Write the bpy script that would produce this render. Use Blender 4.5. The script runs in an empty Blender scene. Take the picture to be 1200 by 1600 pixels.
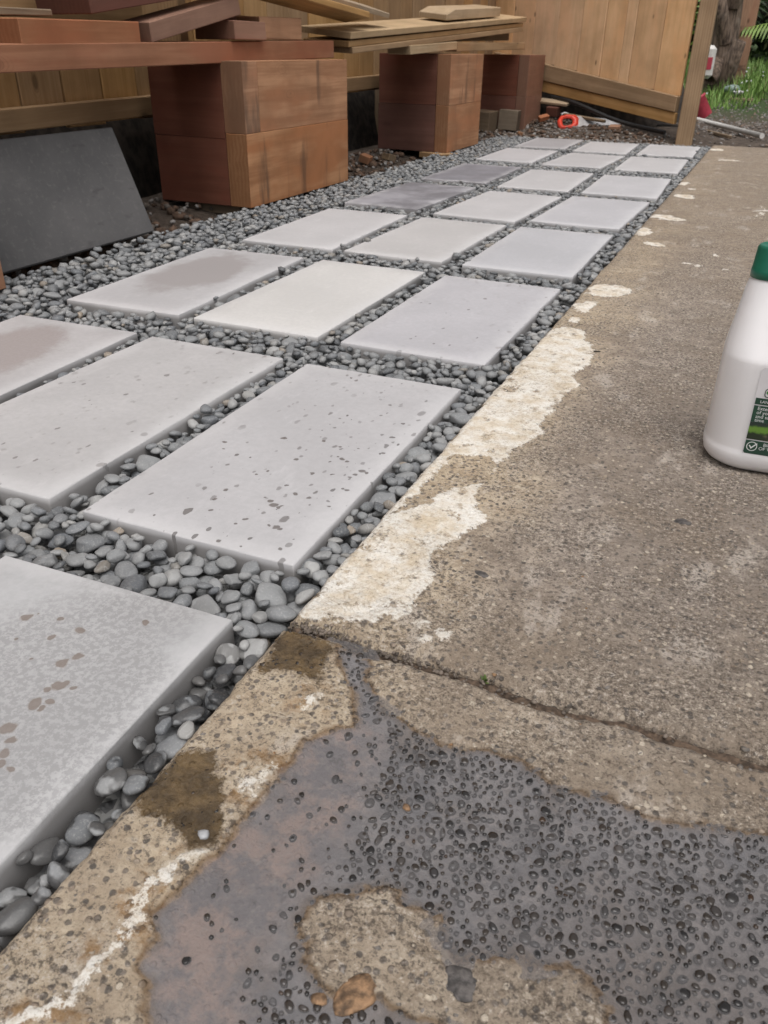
import bpy, bmesh, math, random
import numpy as np
from mathutils import Vector, Matrix, Euler

random.seed(7)
rng = np.random.default_rng(7)
R = math.radians
sc = bpy.context.scene
C = sc.collection

# ------------------------------------------------------------------ camera
CAM_POS = np.array([0.4005, -0.648, 0.509])
CAM_R = np.array([0.91396, 0.4056, 0.01314])
CAM_U = np.array([-0.21355, 0.45316, 0.86547])
CAM_D = np.array([-0.34508, 0.79381, -0.50078])
cam_data = bpy.data.cameras.new('camera')
cam = bpy.data.objects.new('camera', cam_data)
C.objects.link(cam)
cam_data.sensor_fit = 'VERTICAL'
cam_data.sensor_height = 36.0
cam_data.lens = 36.0 * 1260.0 / 1600.0
cam_data.clip_start = 0.02
cam_data.clip_end = 400.0
cam_data.dof.use_dof = True
cam_data.dof.focus_distance = 1.0
cam_data.dof.aperture_fstop = 16.0
m = Matrix.Identity(4)
for i in range(3):
    m[i][0] = CAM_R[i]; m[i][1] = CAM_U[i]; m[i][2] = -CAM_D[i]; m[i][3] = CAM_POS[i]
cam.matrix_world = m
sc.camera = cam

# ------------------------------------------------------------------ sky, sun, exposure
SUN_EL, SUN_AZ = 68.0, 150.0          # azimuth measured from +y towards +x
world = bpy.data.worlds.new('World')
sc.world = world
world.use_nodes = True
wn = world.node_tree
wn.nodes.clear()
wo = wn.nodes.new('ShaderNodeOutputWorld')
wb = wn.nodes.new('ShaderNodeBackground')
ws = wn.nodes.new('ShaderNodeTexSky')
ws.sky_type = 'NISHITA'
ws.sun_disc = False
ws.sun_elevation = R(SUN_EL)
ws.sun_rotation = R(SUN_AZ)
ws.air_density = 1.0
ws.dust_density = 6.0
ws.ozone_density = 1.0
wh = wn.nodes.new('ShaderNodeHueSaturation')      # a closed grey cloud cover
wh.inputs['Saturation'].default_value = 0.16
wn.links.new(ws.outputs[0], wh.inputs['Color'])
wn.links.new(wh.outputs[0], wb.inputs['Color'])
wb.inputs['Strength'].default_value = 0.13
wn.links.new(wb.outputs[0], wo.inputs['Surface'])
sd_ = bpy.data.lights.new('sun', 'SUN')
sd_.energy = 1.35
sd_.angle = R(60)
sd_.color = (1.0, 0.965, 0.93)
sun = bpy.data.objects.new('sun', sd_)
C.objects.link(sun)
sdir = Vector((math.cos(R(SUN_EL)) * math.sin(R(SUN_AZ)), math.cos(R(SUN_EL)) * math.cos(R(SUN_AZ)), math.sin(R(SUN_EL))))
sun.rotation_euler = sdir.to_track_quat('Z', 'Y').to_euler()
sun.location = (1, -3, 5)
sc.view_settings.view_transform = 'Standard'
sc.view_settings.look = 'None'
sc.view_settings.exposure = 0.03
sc.view_settings.gamma = 1.0
sc.cycles.use_denoising = True
sc.cycles.max_bounces = 6
sc.cycles.diffuse_bounces = 2
sc.cycles.glossy_bounces = 3
sc.cycles.transparent_max_bounces = 16


# ------------------------------------------------------------------ helpers: objects
def tag(o, label=None, cat=None, group=None, kind=None):
    if label: o['label'] = label
    if cat: o['category'] = cat
    if group: o['group'] = group
    if kind: o['kind'] = kind
    return o


def empty(name, loc=(0, 0, 0), rot=(0, 0, 0)):
    o = bpy.data.objects.new(name, None)
    o.empty_display_size = 0.05
    o.location = loc
    o.rotation_euler = rot
    C.objects.link(o)
    return o


def mesh_np(name, verts, faces, smooth=False):
    """faces: (n,3) or (n,4) int array"""
    me = bpy.data.meshes.new(name)
    verts = np.asarray(verts, np.float32)
    faces = np.asarray(faces, np.int32)
    nf, k = faces.shape
    me.vertices.add(len(verts))
    me.vertices.foreach_set('co', verts.ravel())
    me.loops.add(nf * k)
    me.loops.foreach_set('vertex_index', faces.ravel())
    me.polygons.add(nf)
    me.polygons.foreach_set('loop_start', np.arange(nf, dtype=np.int32) * k)
    me.polygons.foreach_set('loop_total', np.full(nf, k, np.int32))
    me.update(calc_edges=True)
    if smooth:
        me.polygons.foreach_set('use_smooth', np.ones(nf, bool))
    return me


def fattr(me, name, vals):
    a = me.attributes.new(name, 'FLOAT', 'POINT')
    a.data.foreach_set('value', np.asarray(vals, np.float32).ravel())


def cattr(me, name, vals):
    a = me.attributes.new(name, 'FLOAT_COLOR', 'POINT')
    v = np.ones((len(vals), 4), np.float32)
    v[:, :3] = vals
    a.data.foreach_set('color', v.ravel())


def link(name, me, mat, parent=None):
    o = bpy.data.objects.new(name, me)
    C.objects.link(o)
    if mat is not None:
        me.materials.clear()
        me.materials.append(mat)
    if parent is not None:
        o.parent = parent
    return o


def box_mesh(l, w, h, bev=0.003, jit=0.0, taper=None):
    """chamfered box, local X is the length, centred on the origin"""
    bm = bmesh.new()
    bmesh.ops.create_cube(bm, size=1.0)
    for v in bm.verts:
        v.co.x *= l; v.co.y *= w; v.co.z *= h
        if jit:
            v.co.x += random.uniform(-jit, jit); v.co.y += random.uniform(-jit, jit); v.co.z += random.uniform(-jit, jit)
    if taper:
        taper(bm)
    if bev:
        bmesh.ops.bevel(bm, geom=bm.edges[:], offset=min(bev, 0.3 * min(l, w, h)), segments=1, affect='EDGES', profile=0.5)
    me = bpy.data.meshes.new('box')
    bm.to_mesh(me)
    bm.free()
    return me


def board(name, p0, p1, w, h, mat, parent=None, roll=0.0, bev=0.003, jit=0.001):
    """a sawn timber running from p0 to p1 (centre line), w across, h up"""
    p0, p1 = Vector(p0), Vector(p1)
    d = p1 - p0
    me = box_mesh(d.length, w, h, bev, jit)
    o = link(name, me, mat, parent)
    x = d.normalized()
    up = Vector((0, 0, 1)) if abs(x.z) < 0.95 else Vector((0, 1, 0))
    y = up.cross(x).normalized()
    z = x.cross(y)
    M = Matrix((x, y, z)).transposed().to_4x4() @ Matrix.Rotation(roll, 4, 'X')
    M.translation = (p0 + p1) / 2
    if parent is not None:
        M = parent_inv(parent) @ M
    o.matrix_basis = M
    return o


def parent_inv(p):
    M = p.matrix_basis.copy()
    if p.parent is not None:
        M = p.parent.matrix_basis @ M
    return M.inverted()


def tube_mesh(pts, radii, seg=12, cap=True):
    pts = [Vector(p) for p in pts]
    vs, fs = [], []
    n = len(pts)
    ref = Vector((0, 0, 1))
    for i, p in enumerate(pts):
        t = (pts[min(i + 1, n - 1)] - pts[max(i - 1, 0)]).normalized()
        if abs(t.dot(ref)) > 0.95:
            ref = Vector((1, 0, 0))
        a = t.cross(ref).normalized()
        b = t.cross(a).normalized()
        r = radii[i] if hasattr(radii, '__len__') else radii
        for k in range(seg):
            an = 2 * math.pi * k / seg
            vs.append(p + a * (r * math.cos(an)) + b * (r * math.sin(an)))
    for i in range(n - 1):
        for k in range(seg):
            k2 = (k + 1) % seg
            fs.append((i * seg + k, i * seg + k2, (i + 1) * seg + k2, (i + 1) * seg + k))
    me = bpy.data.meshes.new('tube')
    if cap:
        fs.append(tuple(range(seg)))
        fs.append(tuple(range((n - 1) * seg, n * seg))[::-1])
    me.from_pydata([tuple(v) for v in vs], [], fs)
    me.update()
    for p in me.polygons:
        p.use_smooth = len(p.vertices) == 4
    return me


# ------------------------------------------------------------------ helpers: numeric
def lattice(seed):
    return np.random.default_rng(seed).random((64, 64))


_LAT = {}


def vnoise(x, y, scale, seed=0, octaves=1, gain=0.5):
    out = 0.0
    amp, tot = 1.0, 0.0
    for o in range(octaves):
        key = seed * 17 + o
        if key not in _LAT:
            _LAT[key] = lattice(key)
        L = _LAT[key]
        u, v = x * scale + 13.7 * o, y * scale + 7.1 * o
        iu, iv = np.floor(u).astype(int), np.floor(v).astype(int)
        fu, fv = u - iu, v - iv
        fu = fu * fu * (3 - 2 * fu); fv = fv * fv * (3 - 2 * fv)
        a = L[iu % 64, iv % 64]; b = L[(iu + 1) % 64, iv % 64]
        c = L[iu % 64, (iv + 1) % 64]; d = L[(iu + 1) % 64, (iv + 1) % 64]
        out = out + amp * ((a * (1 - fu) + b * fu) * (1 - fv) + (c * (1 - fu) + d * fu) * fv)
        tot += amp
        amp *= gain
        scale *= 2.0
    return out / tot


def sdf_poly(x, y, poly):
    """signed distance, positive inside"""
    p = np.asarray(poly, float)
    sh = x.shape
    x = x.ravel(); y = y.ravel()
    best = np.full(x.shape, 1e9)
    inside = np.zeros(x.shape, bool)
    n = len(p)
    for i in range(n):
        ax, ay = p[i]; bx, by = p[(i + 1) % n]
        ex, ey = bx - ax, by - ay
        t = np.clip(((x - ax) * ex + (y - ay) * ey) / (ex * ex + ey * ey + 1e-12), 0, 1)
        best = np.minimum(best, (x - ax - t * ex) ** 2 + (y - ay - t * ey) ** 2)
        c = ((ay > y) != (by > y)) & (x < (bx - ax) * (y - ay) / (by - ay + 1e-15) + ax)
        inside ^= c
    d = np.sqrt(best)
    return np.where(inside, d, -d).reshape(sh)


def d_line(x, y, pts):
    best = np.full(x.shape, 1e9)
    for (ax, ay), (bx, by) in zip(pts[:-1], pts[1:]):
        ex, ey = bx - ax, by - ay
        t = np.clip(((x - ax) * ex + (y - ay) * ey) / (ex * ex + ey * ey), 0, 1)
        best = np.minimum(best, (x - ax - t * ex) ** 2 + (y - ay - t * ey) ** 2)
    return np.sqrt(best)


def sstep(a, b, x):
    t = np.clip((x - a) / (b - a), 0, 1)
    return t * t * (3 - 2 * t)


# ------------------------------------------------------------------ helpers: materials
class NT:
    def __init__(self, name):
        self.mat = bpy.data.materials.new(name)
        self.mat.use_nodes = True
        self.t = self.mat.node_tree
        self.t.nodes.clear()
        self.out = self.t.nodes.new('ShaderNodeOutputMaterial')

    def n(self, typ, props=None, **inp):
        nd = self.t.nodes.new(typ)
        for k, v in (props or {}).items():
            setattr(nd, k, v)
        for k, v in inp.items():
            key = int(k[1:]) if k[0] == 'i' and k[1:].isdigit() else k.replace('_', ' ')
            s = nd.inputs[key]
            if isinstance(v, bpy.types.NodeSocket):
                self.t.links.new(v, s)
            else:
                s.default_value = v
        return nd

    def math(self, op, a, b=0.0, clamp=False):
        nd = self.n('ShaderNodeMath', {'operation': op, 'use_clamp': clamp}, i0=a, i1=b)
        return nd.outputs[0]

    def mix(self, f, a, b, blend='MIX'):
        nd = self.t.nodes.new('ShaderNodeMix')
        nd.data_type = 'RGBA'; nd.blend_type = blend
        for idx, v in ((0, f), (6, a), (7, b)):
            s = nd.inputs[idx]
            if isinstance(v, bpy.types.NodeSocket):
                self.t.links.new(v, s)
            elif idx == 0:
                s.default_value = v
            else:
                s.default_value = (*v, 1) if len(v) == 3 else v
        return nd.outputs[2]

    def mapr(self, v, a, b, c=0.0, d=1.0, smooth=True):
        nd = self.n('ShaderNodeMapRange', {'interpolation_type': 'SMOOTHSTEP' if smooth else 'LINEAR'}, Value=v)
        for i, x in zip((1, 2, 3, 4), (a, b, c, d)):
            nd.inputs[i].default_value = x
        return nd.outputs[0]

    def noise(self, vec, scale, detail=4.0, rough=0.55, dist=0.0):
        nd = self.n('ShaderNodeTexNoise', None, Vector=vec, Scale=scale, Detail=detail, Roughness=rough, Distortion=dist)
        return nd.outputs[0]

    def ramp(self, fac, stops, interp='LINEAR'):
        nd = self.t.nodes.new('ShaderNodeValToRGB')
        cr = nd.color_ramp
        cr.interpolation = interp
        while len(cr.elements) < len(stops):
            cr.elements.new(0.5)
        for e, (p, c) in zip(cr.elements, stops):
            e.position = p
            e.color = (*c, 1) if len(c) == 3 else c
        self.t.links.new(fac, nd.inputs[0])
        return nd.outputs[0]

    def coord(self, kind='Object'):
        return self.n('ShaderNodeTexCoord').outputs[kind]

    def pos(self):
        return self.n('ShaderNodeNewGeometry').outputs['Position']

    def mapping(self, vec, scale=(1, 1, 1), loc=(0, 0, 0), rot=(0, 0, 0)):
        nd = self.n('ShaderNodeMapping', None, Vector=vec)
        nd.inputs['Scale'].default_value = scale
        if isinstance(loc, bpy.types.NodeSocket):
            self.t.links.new(loc, nd.inputs['Location'])
        else:
            nd.inputs['Location'].default_value = loc
        nd.inputs['Rotation'].default_value = rot
        return nd.outputs[0]

    def attr(self, name, out='Fac'):
        return self.n('ShaderNodeAttribute', {'attribute_name': name}).outputs[out]

    def bump(self, h, strength=0.3, dist=0.002, normal=None):
        nd = self.n('ShaderNodeBump', None, Height=h, Strength=strength, Distance=dist)
        if normal is not None:
            self.t.links.new(normal, nd.inputs['Normal'])
        return nd.outputs[0]

    def bsdf(self, **inp):
        nd = self.n('ShaderNodeBsdfPrincipled')
        for k, v in inp.items():
            s = nd.inputs[k.replace('_', ' ')]
            if isinstance(v, bpy.types.NodeSocket):
                self.t.links.new(v, s)
            else:
                s.default_value = (*v, 1) if (hasattr(v, '__len__') and len(v) == 3 and s.type == 'RGBA') else v
        return nd

    def done(self, shader):
        self.t.links.new(shader, self.out.inputs['Surface'])
        return self.mat


def plain(name, col, rough=0.6, metal=0.0, var=0.12, scale=30.0, bump=0.0):
    t = NT(name)
    p = t.coord()
    n = t.noise(p, scale, 5)
    c = t.mix(t.mapr(n, 0.3, 0.7), tuple(max(0, x * (1 - var)) for x in col), tuple(min(1, x * (1 + var)) for x in col))
    kw = dict(Base_Color=c, Roughness=rough, Metallic=metal)
    if bump:
        kw['Normal'] = t.bump(n, bump, 0.002)
    return t.done(t.bsdf(**kw).outputs[0])


def wood(name, light, dark, red=None, knots=0.6, rough=0.62, streak=14.0, stain=None, contrast=1.0, var=0.16, kscale=3.1):
    """sawn timber, grain along local X, different on every piece"""
    t = NT(name)
    rnd = t.n('ShaderNodeObjectInfo').outputs['Random']
    off = t.n('ShaderNodeCombineXYZ', None, X=t.math('MULTIPLY', rnd, 37.0), Y=t.math('MULTIPLY', rnd, 91.0), Z=t.math('MULTIPLY', rnd, 53.0)).outputs[0]
    p = t.coord()
    pv = t.mapping(p, (1, 1, 1), off)
    warp = t.noise(t.mapping(pv, (1.5, 5, 5)), 1.6, 3)
    g1 = t.noise(t.mapping(pv, (1.0, streak, streak)), 3.2, 6, 0.6, 0.6)
    g2 = t.noise(t.mapping(pv, (2.5, 90, 90)), 2.2, 4, 0.6)
    ring = t.n('ShaderNodeTexWave', {'wave_type': 'BANDS', 'bands_direction': 'Y'}, Vector=t.mapping(pv, (0.35, 10, 10)), Scale=2.2, Distortion=5.0, Detail=3.0, Detail_Scale=1.2).outputs['Fac']
    grain = t.math('ADD', t.math('MULTIPLY', g1, 0.55), t.math('ADD', t.math('MULTIPLY', g2, 0.25), t.math('MULTIPLY', ring, 0.2)))
    f = t.mapr(grain, 0.5 - 0.2 / contrast, 0.5 + 0.2 / contrast)
    c = t.mix(f, dark, light)
    if red:
        c = t.mix(t.mapr(warp, 0.45, 0.62), c, red)
    # knots
    vor = t.n('ShaderNodeTexVoronoi', {'feature': 'F1'}, Vector=t.mapping(pv, (1.0, 2.2, 2.2)), Scale=kscale, Randomness=1.0)
    kd = t.math('ADD', vor.outputs['Distance'], t.math('MULTIPLY', t.math('SUBTRACT', t.noise(pv, 25, 3), 0.5), 0.05))
    k = t.mapr(kd, 0.04, 0.11, 1.0, 0.0)
    ringk = t.math('MULTIPLY', t.mapr(kd, 0.05, 0.26, 1.0, 0.0), t.math('SINE', t.math('MULTIPLY', kd, 150.0)))
    c = t.mix(t.math('MULTIPLY', t.math('MAXIMUM', ringk, 0.0), 0.35), c, tuple(x * 0.6 for x in dark))
    c = t.mix(t.math('MULTIPLY', k, knots), c, tuple(x * 0.38 for x in dark))
    if stain:
        s = t.mapr(t.noise(t.mapping(pv, (6, 3, 1.2)), 1.8, 4, 0.6), 0.55, 0.72)
        c = t.mix(t.math('MULTIPLY', s, 0.75), c, stain)
    nx_ = t.math('ABSOLUTE', t.n('ShaderNodeSeparateXYZ', None, Vector=t.coord('Normal')).outputs[0])
    c = t.mix(t.mapr(nx_, 0.6, 0.9, 0.0, 0.72), c, tuple(x * 0.42 for x in dark))       # open end grain drinks in dirt
    grime = t.noise(pv, 6, 5)
    c = t.mix(t.mapr(grime, 0.35, 0.75, 0.0, 0.4), c, tuple(x * 0.55 for x in dark), 'MIX')
    hv = t.n('ShaderNodeHueSaturation', None, Color=c, Hue=0.5, Saturation=t.mapr(rnd, 0, 1, 0.85, 1.12, False), Value=t.mapr(rnd, 0, 1, 1 - var, 1 + var, False)).outputs[0]
    b = t.bump(t.math('ADD', grain, t.math('MULTIPLY', k, -0.3)), 0.35, 0.0015)
    return t.done(t.bsdf(Base_Color=hv, Roughness=rough, Normal=b, Specular_IOR_Level=0.2).outputs[0])


M = {}
M['pine'] = wood('pine', (0.45, 0.285, 0.145), (0.325, 0.195, 0.092), knots=0.75)
M['pine_pale'] = wood('pine_pale', (0.50, 0.375, 0.25), (0.38, 0.275, 0.17), knots=0.4)
M['pine_fence'] = wood('pine_fence', (0.76, 0.50, 0.295), (0.61, 0.38, 0.205), red=(0.72, 0.435, 0.24), knots=0.95, kscale=5.0, contrast=0.95, var=0.08)
M['red'] = wood('redwood', (0.37, 0.19, 0.117), (0.28, 0.134, 0.08), red=(0.31, 0.135, 0.082), knots=0.5, contrast=1.1, var=0.1, streak=10.0)
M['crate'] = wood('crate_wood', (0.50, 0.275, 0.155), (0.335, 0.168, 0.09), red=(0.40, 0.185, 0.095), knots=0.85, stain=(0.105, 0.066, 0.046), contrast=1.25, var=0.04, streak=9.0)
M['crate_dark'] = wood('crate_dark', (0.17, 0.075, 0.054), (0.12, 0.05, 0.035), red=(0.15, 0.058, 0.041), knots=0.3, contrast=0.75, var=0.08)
M['grey_wood'] = wood('weathered_wood', (0.27, 0.205, 0.14), (0.18, 0.132, 0.09), knots=0.3)

# ================================================================== SETTING
# pavers: centre x, y, turn in degrees
PAV = {
    '1A': (-0.144, -0.411, 1.38), '2A': (-0.149, 0.304, 0.78), '2B': (-0.504, 0.305, 0.23), '2C': (-0.836, 0.305, 2.2),
    '3A': (-0.153, 1.041, -0.19), '3B': (-0.509, 1.046, 0.24), '3C': (-0.856, 1.038, 2.3),
    '4A': (-0.152, 1.764, 0.39), '4B': (-0.507, 1.770, -0.56), '4C': (-0.852, 1.767, 1.43),
    '5A': (-0.147, 2.473, -1.31), '5B': (-0.484, 2.441, -1.91), '5C': (-0.860, 2.499, -1.8),
    '6A': (-0.136, 3.177, 1.71), '6B': (-0.490, 3.184, 1.46), '6C': (-0.856, 3.235, 0.46),
    '7A': (-0.147, 3.997, 1.38), '7B': (-0.496, 4.000, -1.8), '7C': (-0.868, 4.045, 0.46),
    '8A': (-0.152, 4.737, 0.95), '8B': (-0.508, 4.700, 1.6), '8C': (-0.868, 4.760, 1.5),
}
PW, PL, PT = 0.300, 0.600, 0.045
EDGE = 0.052                      # left edge of the concrete path

# ---- ground: one sheet to the horizon
gx = np.concatenate([[-150, -60, -25, -10, -5], np.arange(-3, 3.01, 0.12), [5, 10, 25, 60, 150]])
gy = np.concatenate([[-150, -60, -20, -8, -4], np.arange(-2, 11.01, 0.12), [13, 16, 20, 30, 60, 150]])
GX, GY = np.meshgrid(gx, gy)


def ground_z(x, y):
    z = np.full(np.shape(x), -0.058)
    # earth heaped towards the end fence, and the lawn bank rising behind
    left = sstep(0.1, -0.35, x)
    z = z + left * 0.105 * sstep(5.05, 5.75, y) * sstep(9.0, 6.5, y)
    z = z + (1 - left) * 0.045 * sstep(5.2, 5.6, y)
    z = z + 0.20 * sstep(7.2, 9.6, y) + 0.5 * sstep(9.5, 16, y)
    # earth rising under the timbers by the boundary fence
    z = z + 0.04 * sstep(-1.27, -1.55, x) * sstep(6.5, 5.5, y)
    return z


GZ = ground_z(GX, GY) + 0.02 * (vnoise(GX, GY, 2.3, 3, 3) - 0.5) * (np.abs(GX) < 4) * (GY > 5.2)
idx = np.arange(GX.size).reshape(GX.shape)
q = np.stack([idx[:-1, :-1], idx[:-1, 1:], idx[1:, 1:], idx[1:, :-1]], -1).reshape(-1, 4)
me = mesh_np('ground', np.stack([GX, GY, GZ], -1).reshape(-1, 3), q, True)
t = NT('earth')
p = t.pos()
n1 = t.noise(p, 3, 6); n2 = t.noise(p, 40, 6, 0.65); n3 = t.noise(p, 160, 3)
c = t.mix(t.mapr(n2, 0.3, 0.7), (0.05, 0.035, 0.026), (0.13, 0.098, 0.075))
c = t.mix(t.mapr(n1, 0.5, 0.7, 0, 0.6), c, (0.17, 0.135, 0.11))
sx = t.n('ShaderNodeSeparateXYZ', None, Vector=p).outputs
lawn = t.mapr(t.math('ADD', sx[1], t.math('MULTIPLY', t.math('SUBTRACT', n1, 0.5), 1.5)), 7.2, 8.2)
c = t.mix(lawn, c, (0.045, 0.075, 0.02))
b = t.bump(t.math('ADD', n2, t.math('MULTIPLY', n3, 0.5)), 0.8, 0.02)
M['earth'] = t.done(t.bsdf(Base_Color=c, Roughness=0.95, Normal=b).outputs[0])
tag(link('ground', me, M['earth']), kind='structure')


# ---- the concrete path
PUDDLE = [(0.109, -0.098), (0.144, -0.094), (0.164, -0.128), (0.192, -0.161), (0.218, -0.166), (0.252, -0.176), (0.288, -0.167), (0.337, -0.167), (0.351, -0.179), (0.39, -0.172), (0.416, -0.18), (0.462, -0.169), (0.507, -0.158), (0.564, -0.144), (0.70, -0.20), (0.66, -0.50), (0.205, -0.56), (0.174, -0.475), (0.168, -0.462), (0.139, -0.432), (0.138, -0.414), (0.122, -0.401), (0.132, -0.37), (0.14, -0.343), (0.141, -0.292), (0.143, -0.256), (0.145, -0.217), (0.171, -0.188), (0.156, -0.151), (0.129, -0.125)]
ISLAND = [(0.222, -0.365), (0.22, -0.353), (0.233, -0.341), (0.255, -0.326), (0.271, -0.321), (0.277, -0.33), (0.303, -0.324), (0.309, -0.336), (0.315, -0.34), (0.325, -0.347), (0.339, -0.343), (0.359, -0.335), (0.382, -0.328), (0.407, -0.329), (0.418, -0.336), (0.421, -0.363), (0.391, -0.381), (0.334, -0.387), (0.298, -0.391), (0.289, -0.387), (0.267, -0.399), (0.263, -0.399), (0.25, -0.393), (0.241, -0.384), (0.234, -0.373)]
BROWN_A = [(0.05, -0.326), (0.054, -0.293), (0.058, -0.277), (0.08, -0.264), (0.099, -0.286), (0.111, -0.288), (0.118, -0.305), (0.137, -0.334), (0.129, -0.343), (0.119, -0.351), (0.11, -0.342), (0.085, -0.339), (0.069, -0.339)]
BROWN_B = [(0.05, -0.104), (0.061, -0.094), (0.102, -0.096), (0.115, -0.106), (0.119, -0.134), (0.12, -0.158), (0.106, -0.151), (0.093, -0.15), (0.073, -0.159), (0.066, -0.165), (0.064, -0.141), (0.055, -0.121)]
SMOOTH = [(0.168, -0.462), (0.139, -0.432), (0.138, -0.414), (0.122, -0.401), (0.132, -0.37), (0.14, -0.343), (0.141, -0.292), (0.143, -0.256), (0.145, -0.217), (0.171, -0.188), (0.164, -0.156), (0.204, -0.189), (0.216, -0.265), (0.213, -0.292), (0.212, -0.339), (0.212, -0.375), (0.22, -0.405), (0.222, -0.437), (0.248, -0.526), (0.19, -0.552)]
WHITE1 = [(0.055, -0.066), (0.051, -0.024), (0.041, 0.027), (0.043, 0.072), (0.048, 0.123), (0.071, 0.151), (0.109, 0.233), (0.11, 0.253), (0.142, 0.293), (0.152, 0.234), (0.164, 0.161), (0.147, 0.106), (0.144, 0.053), (0.147, 0.008), (0.157, -0.025), (0.148, -0.046), (0.121, -0.059), (0.1, -0.074), (0.066, -0.072)]
WHITE2 = [(0.044, 0.368), (0.043, 0.443), (0.042, 0.541), (0.04, 0.667), (0.04, 0.818), (0.049, 0.975), (0.077, 1.025), (0.127, 1.013), (0.165, 0.919), (0.171, 0.746), (0.166, 0.642), (0.166, 0.471), (0.147, 0.4), (0.145, 0.342), (0.124, 0.366), (0.078, 0.344)]
WLINE = [(0.100, -0.51), (0.11, -0.487), (0.118, -0.469), (0.118, -0.448), (0.118, -0.428), (0.12, -0.404), (0.118, -0.378), (0.124, -0.357), (0.139, -0.344)]
# x, y, half width, half length of the small white splashes
BLOBS = [(0.129, -0.175, .008, .012), (0.135, -0.266, .007, .010), (0.129, -0.285, .012, .008), (0.076, 3.336, .028, .05), (0.111, 3.21, .022, .03), (0.119, 2.986, .042, .06), (0.101, 2.472, .05, .035), (0.131, 2.446, .05, .03), (0.071, 2.164, .03, .07), (0.132, 1.982, .04, .035), (0.108, 1.368, .05, .05), (0.085, 1.214, .02, .05), (0.089, 1.095, .015, .02), (0.201, -0.039, .008, .012), (0.177, -0.032, .008, .008), (0.41, 2.767, .01, .12), (0.20, 4.388, .05, .03), (0.10, 4.9, .05, .05), (0.190, -0.055, .006, .006), (0.30, 1.9, .02, .01), (0.27, 1.75, .012, .01), (0.34, 1.72, .012, .01)]


def masks(x, y):
    wx1, wy1 = vnoise(x, y, 45, 201, 3, 0.6) - 0.5, vnoise(x, y, 45, 202, 3, 0.6) - 0.5
    wx2, wy2 = vnoise(x, y, 20, 203, 4, 0.65) - 0.5, vnoise(x, y, 20, 204, 4, 0.65) - 0.5
    x0_, y0_ = x, y
    x, y = x0_ + 0.016 * wx1, y0_ + 0.016 * wy1
    pd = np.minimum(sdf_poly(x, y, PUDDLE), -sdf_poly(x, y, ISLAND))
    br = np.maximum(sdf_poly(x, y, BROWN_A), sdf_poly(x, y, BROWN_B))
    x, y = x0_ + 0.045 * wx2, y0_ + 0.06 * wy2
    wh = np.maximum(sdf_poly(x, y, WHITE1), sdf_poly(x, y, WHITE2))
    wh = np.maximum(wh, sdf_poly(x, y, [(0.040, 0.10), (0.062, 0.14), (0.072, 0.22), (0.066, 0.30), (0.075, 0.39), (0.040, 0.40)]))
    wh = np.minimum(wh, 0.05 * (vnoise(x0_, y0_, 26, 207, 4, 0.65) - 0.26))
    x, y = x0_ + 0.03 * wx2 + 0.012 * wx1, y0_ + 0.03 * wy2
    wh = np.maximum(wh, 0.0062 * (2.0 * vnoise(x0_, y0_, 42, 206, 3) - 0.62) - d_line(x, y, WLINE))
    far_ = 1 + 2.0 * sstep(0.6, 2.0, y0_)
    x, y = x0_ + 0.03 * wx2 * far_, y0_ + 0.03 * wy2 * far_
    for bx_, by_, ra, rb in BLOBS:
        k = np.sqrt(((x - bx_) / ra) ** 2 + ((y - by_) / rb) ** 2)
        wh = np.maximum(wh, (1 - k) * min(ra, rb))
    sm = sdf_poly(x0_ + 0.05 * wx2, y0_ + 0.05 * wy2, SMOOTH)
    return pd, br, wh, sm


WATER_Z = -0.0012


def conc_z(x, y, pd, wh):
    z = 0.0012 * (vnoise(x, y, 9, 5, 3) - 0.5)
    dry = 1 - 0.75 * sstep(-0.004, 0.006, pd)
    z = z + dry * (0.0016 * (vnoise(x, y, 90, 6, 2) - 0.5) + 0.0024 * (vnoise(x, y, 230, 8, 2) - 0.5))
    z = z - 0.0033 * sstep(-0.006, 0.022, pd)
    z = z + 0.0014 * sstep(-0.002, 0.004, wh + 0.006 * (vnoise(x, y, 70, 9, 3) - 0.5))
    z = z - 0.004 * sstep(0.62, 0.80, vnoise(x, y, 26, 12, 3)) * sstep(0.25, 0.0, y)      # worn hollows
    return z


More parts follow.
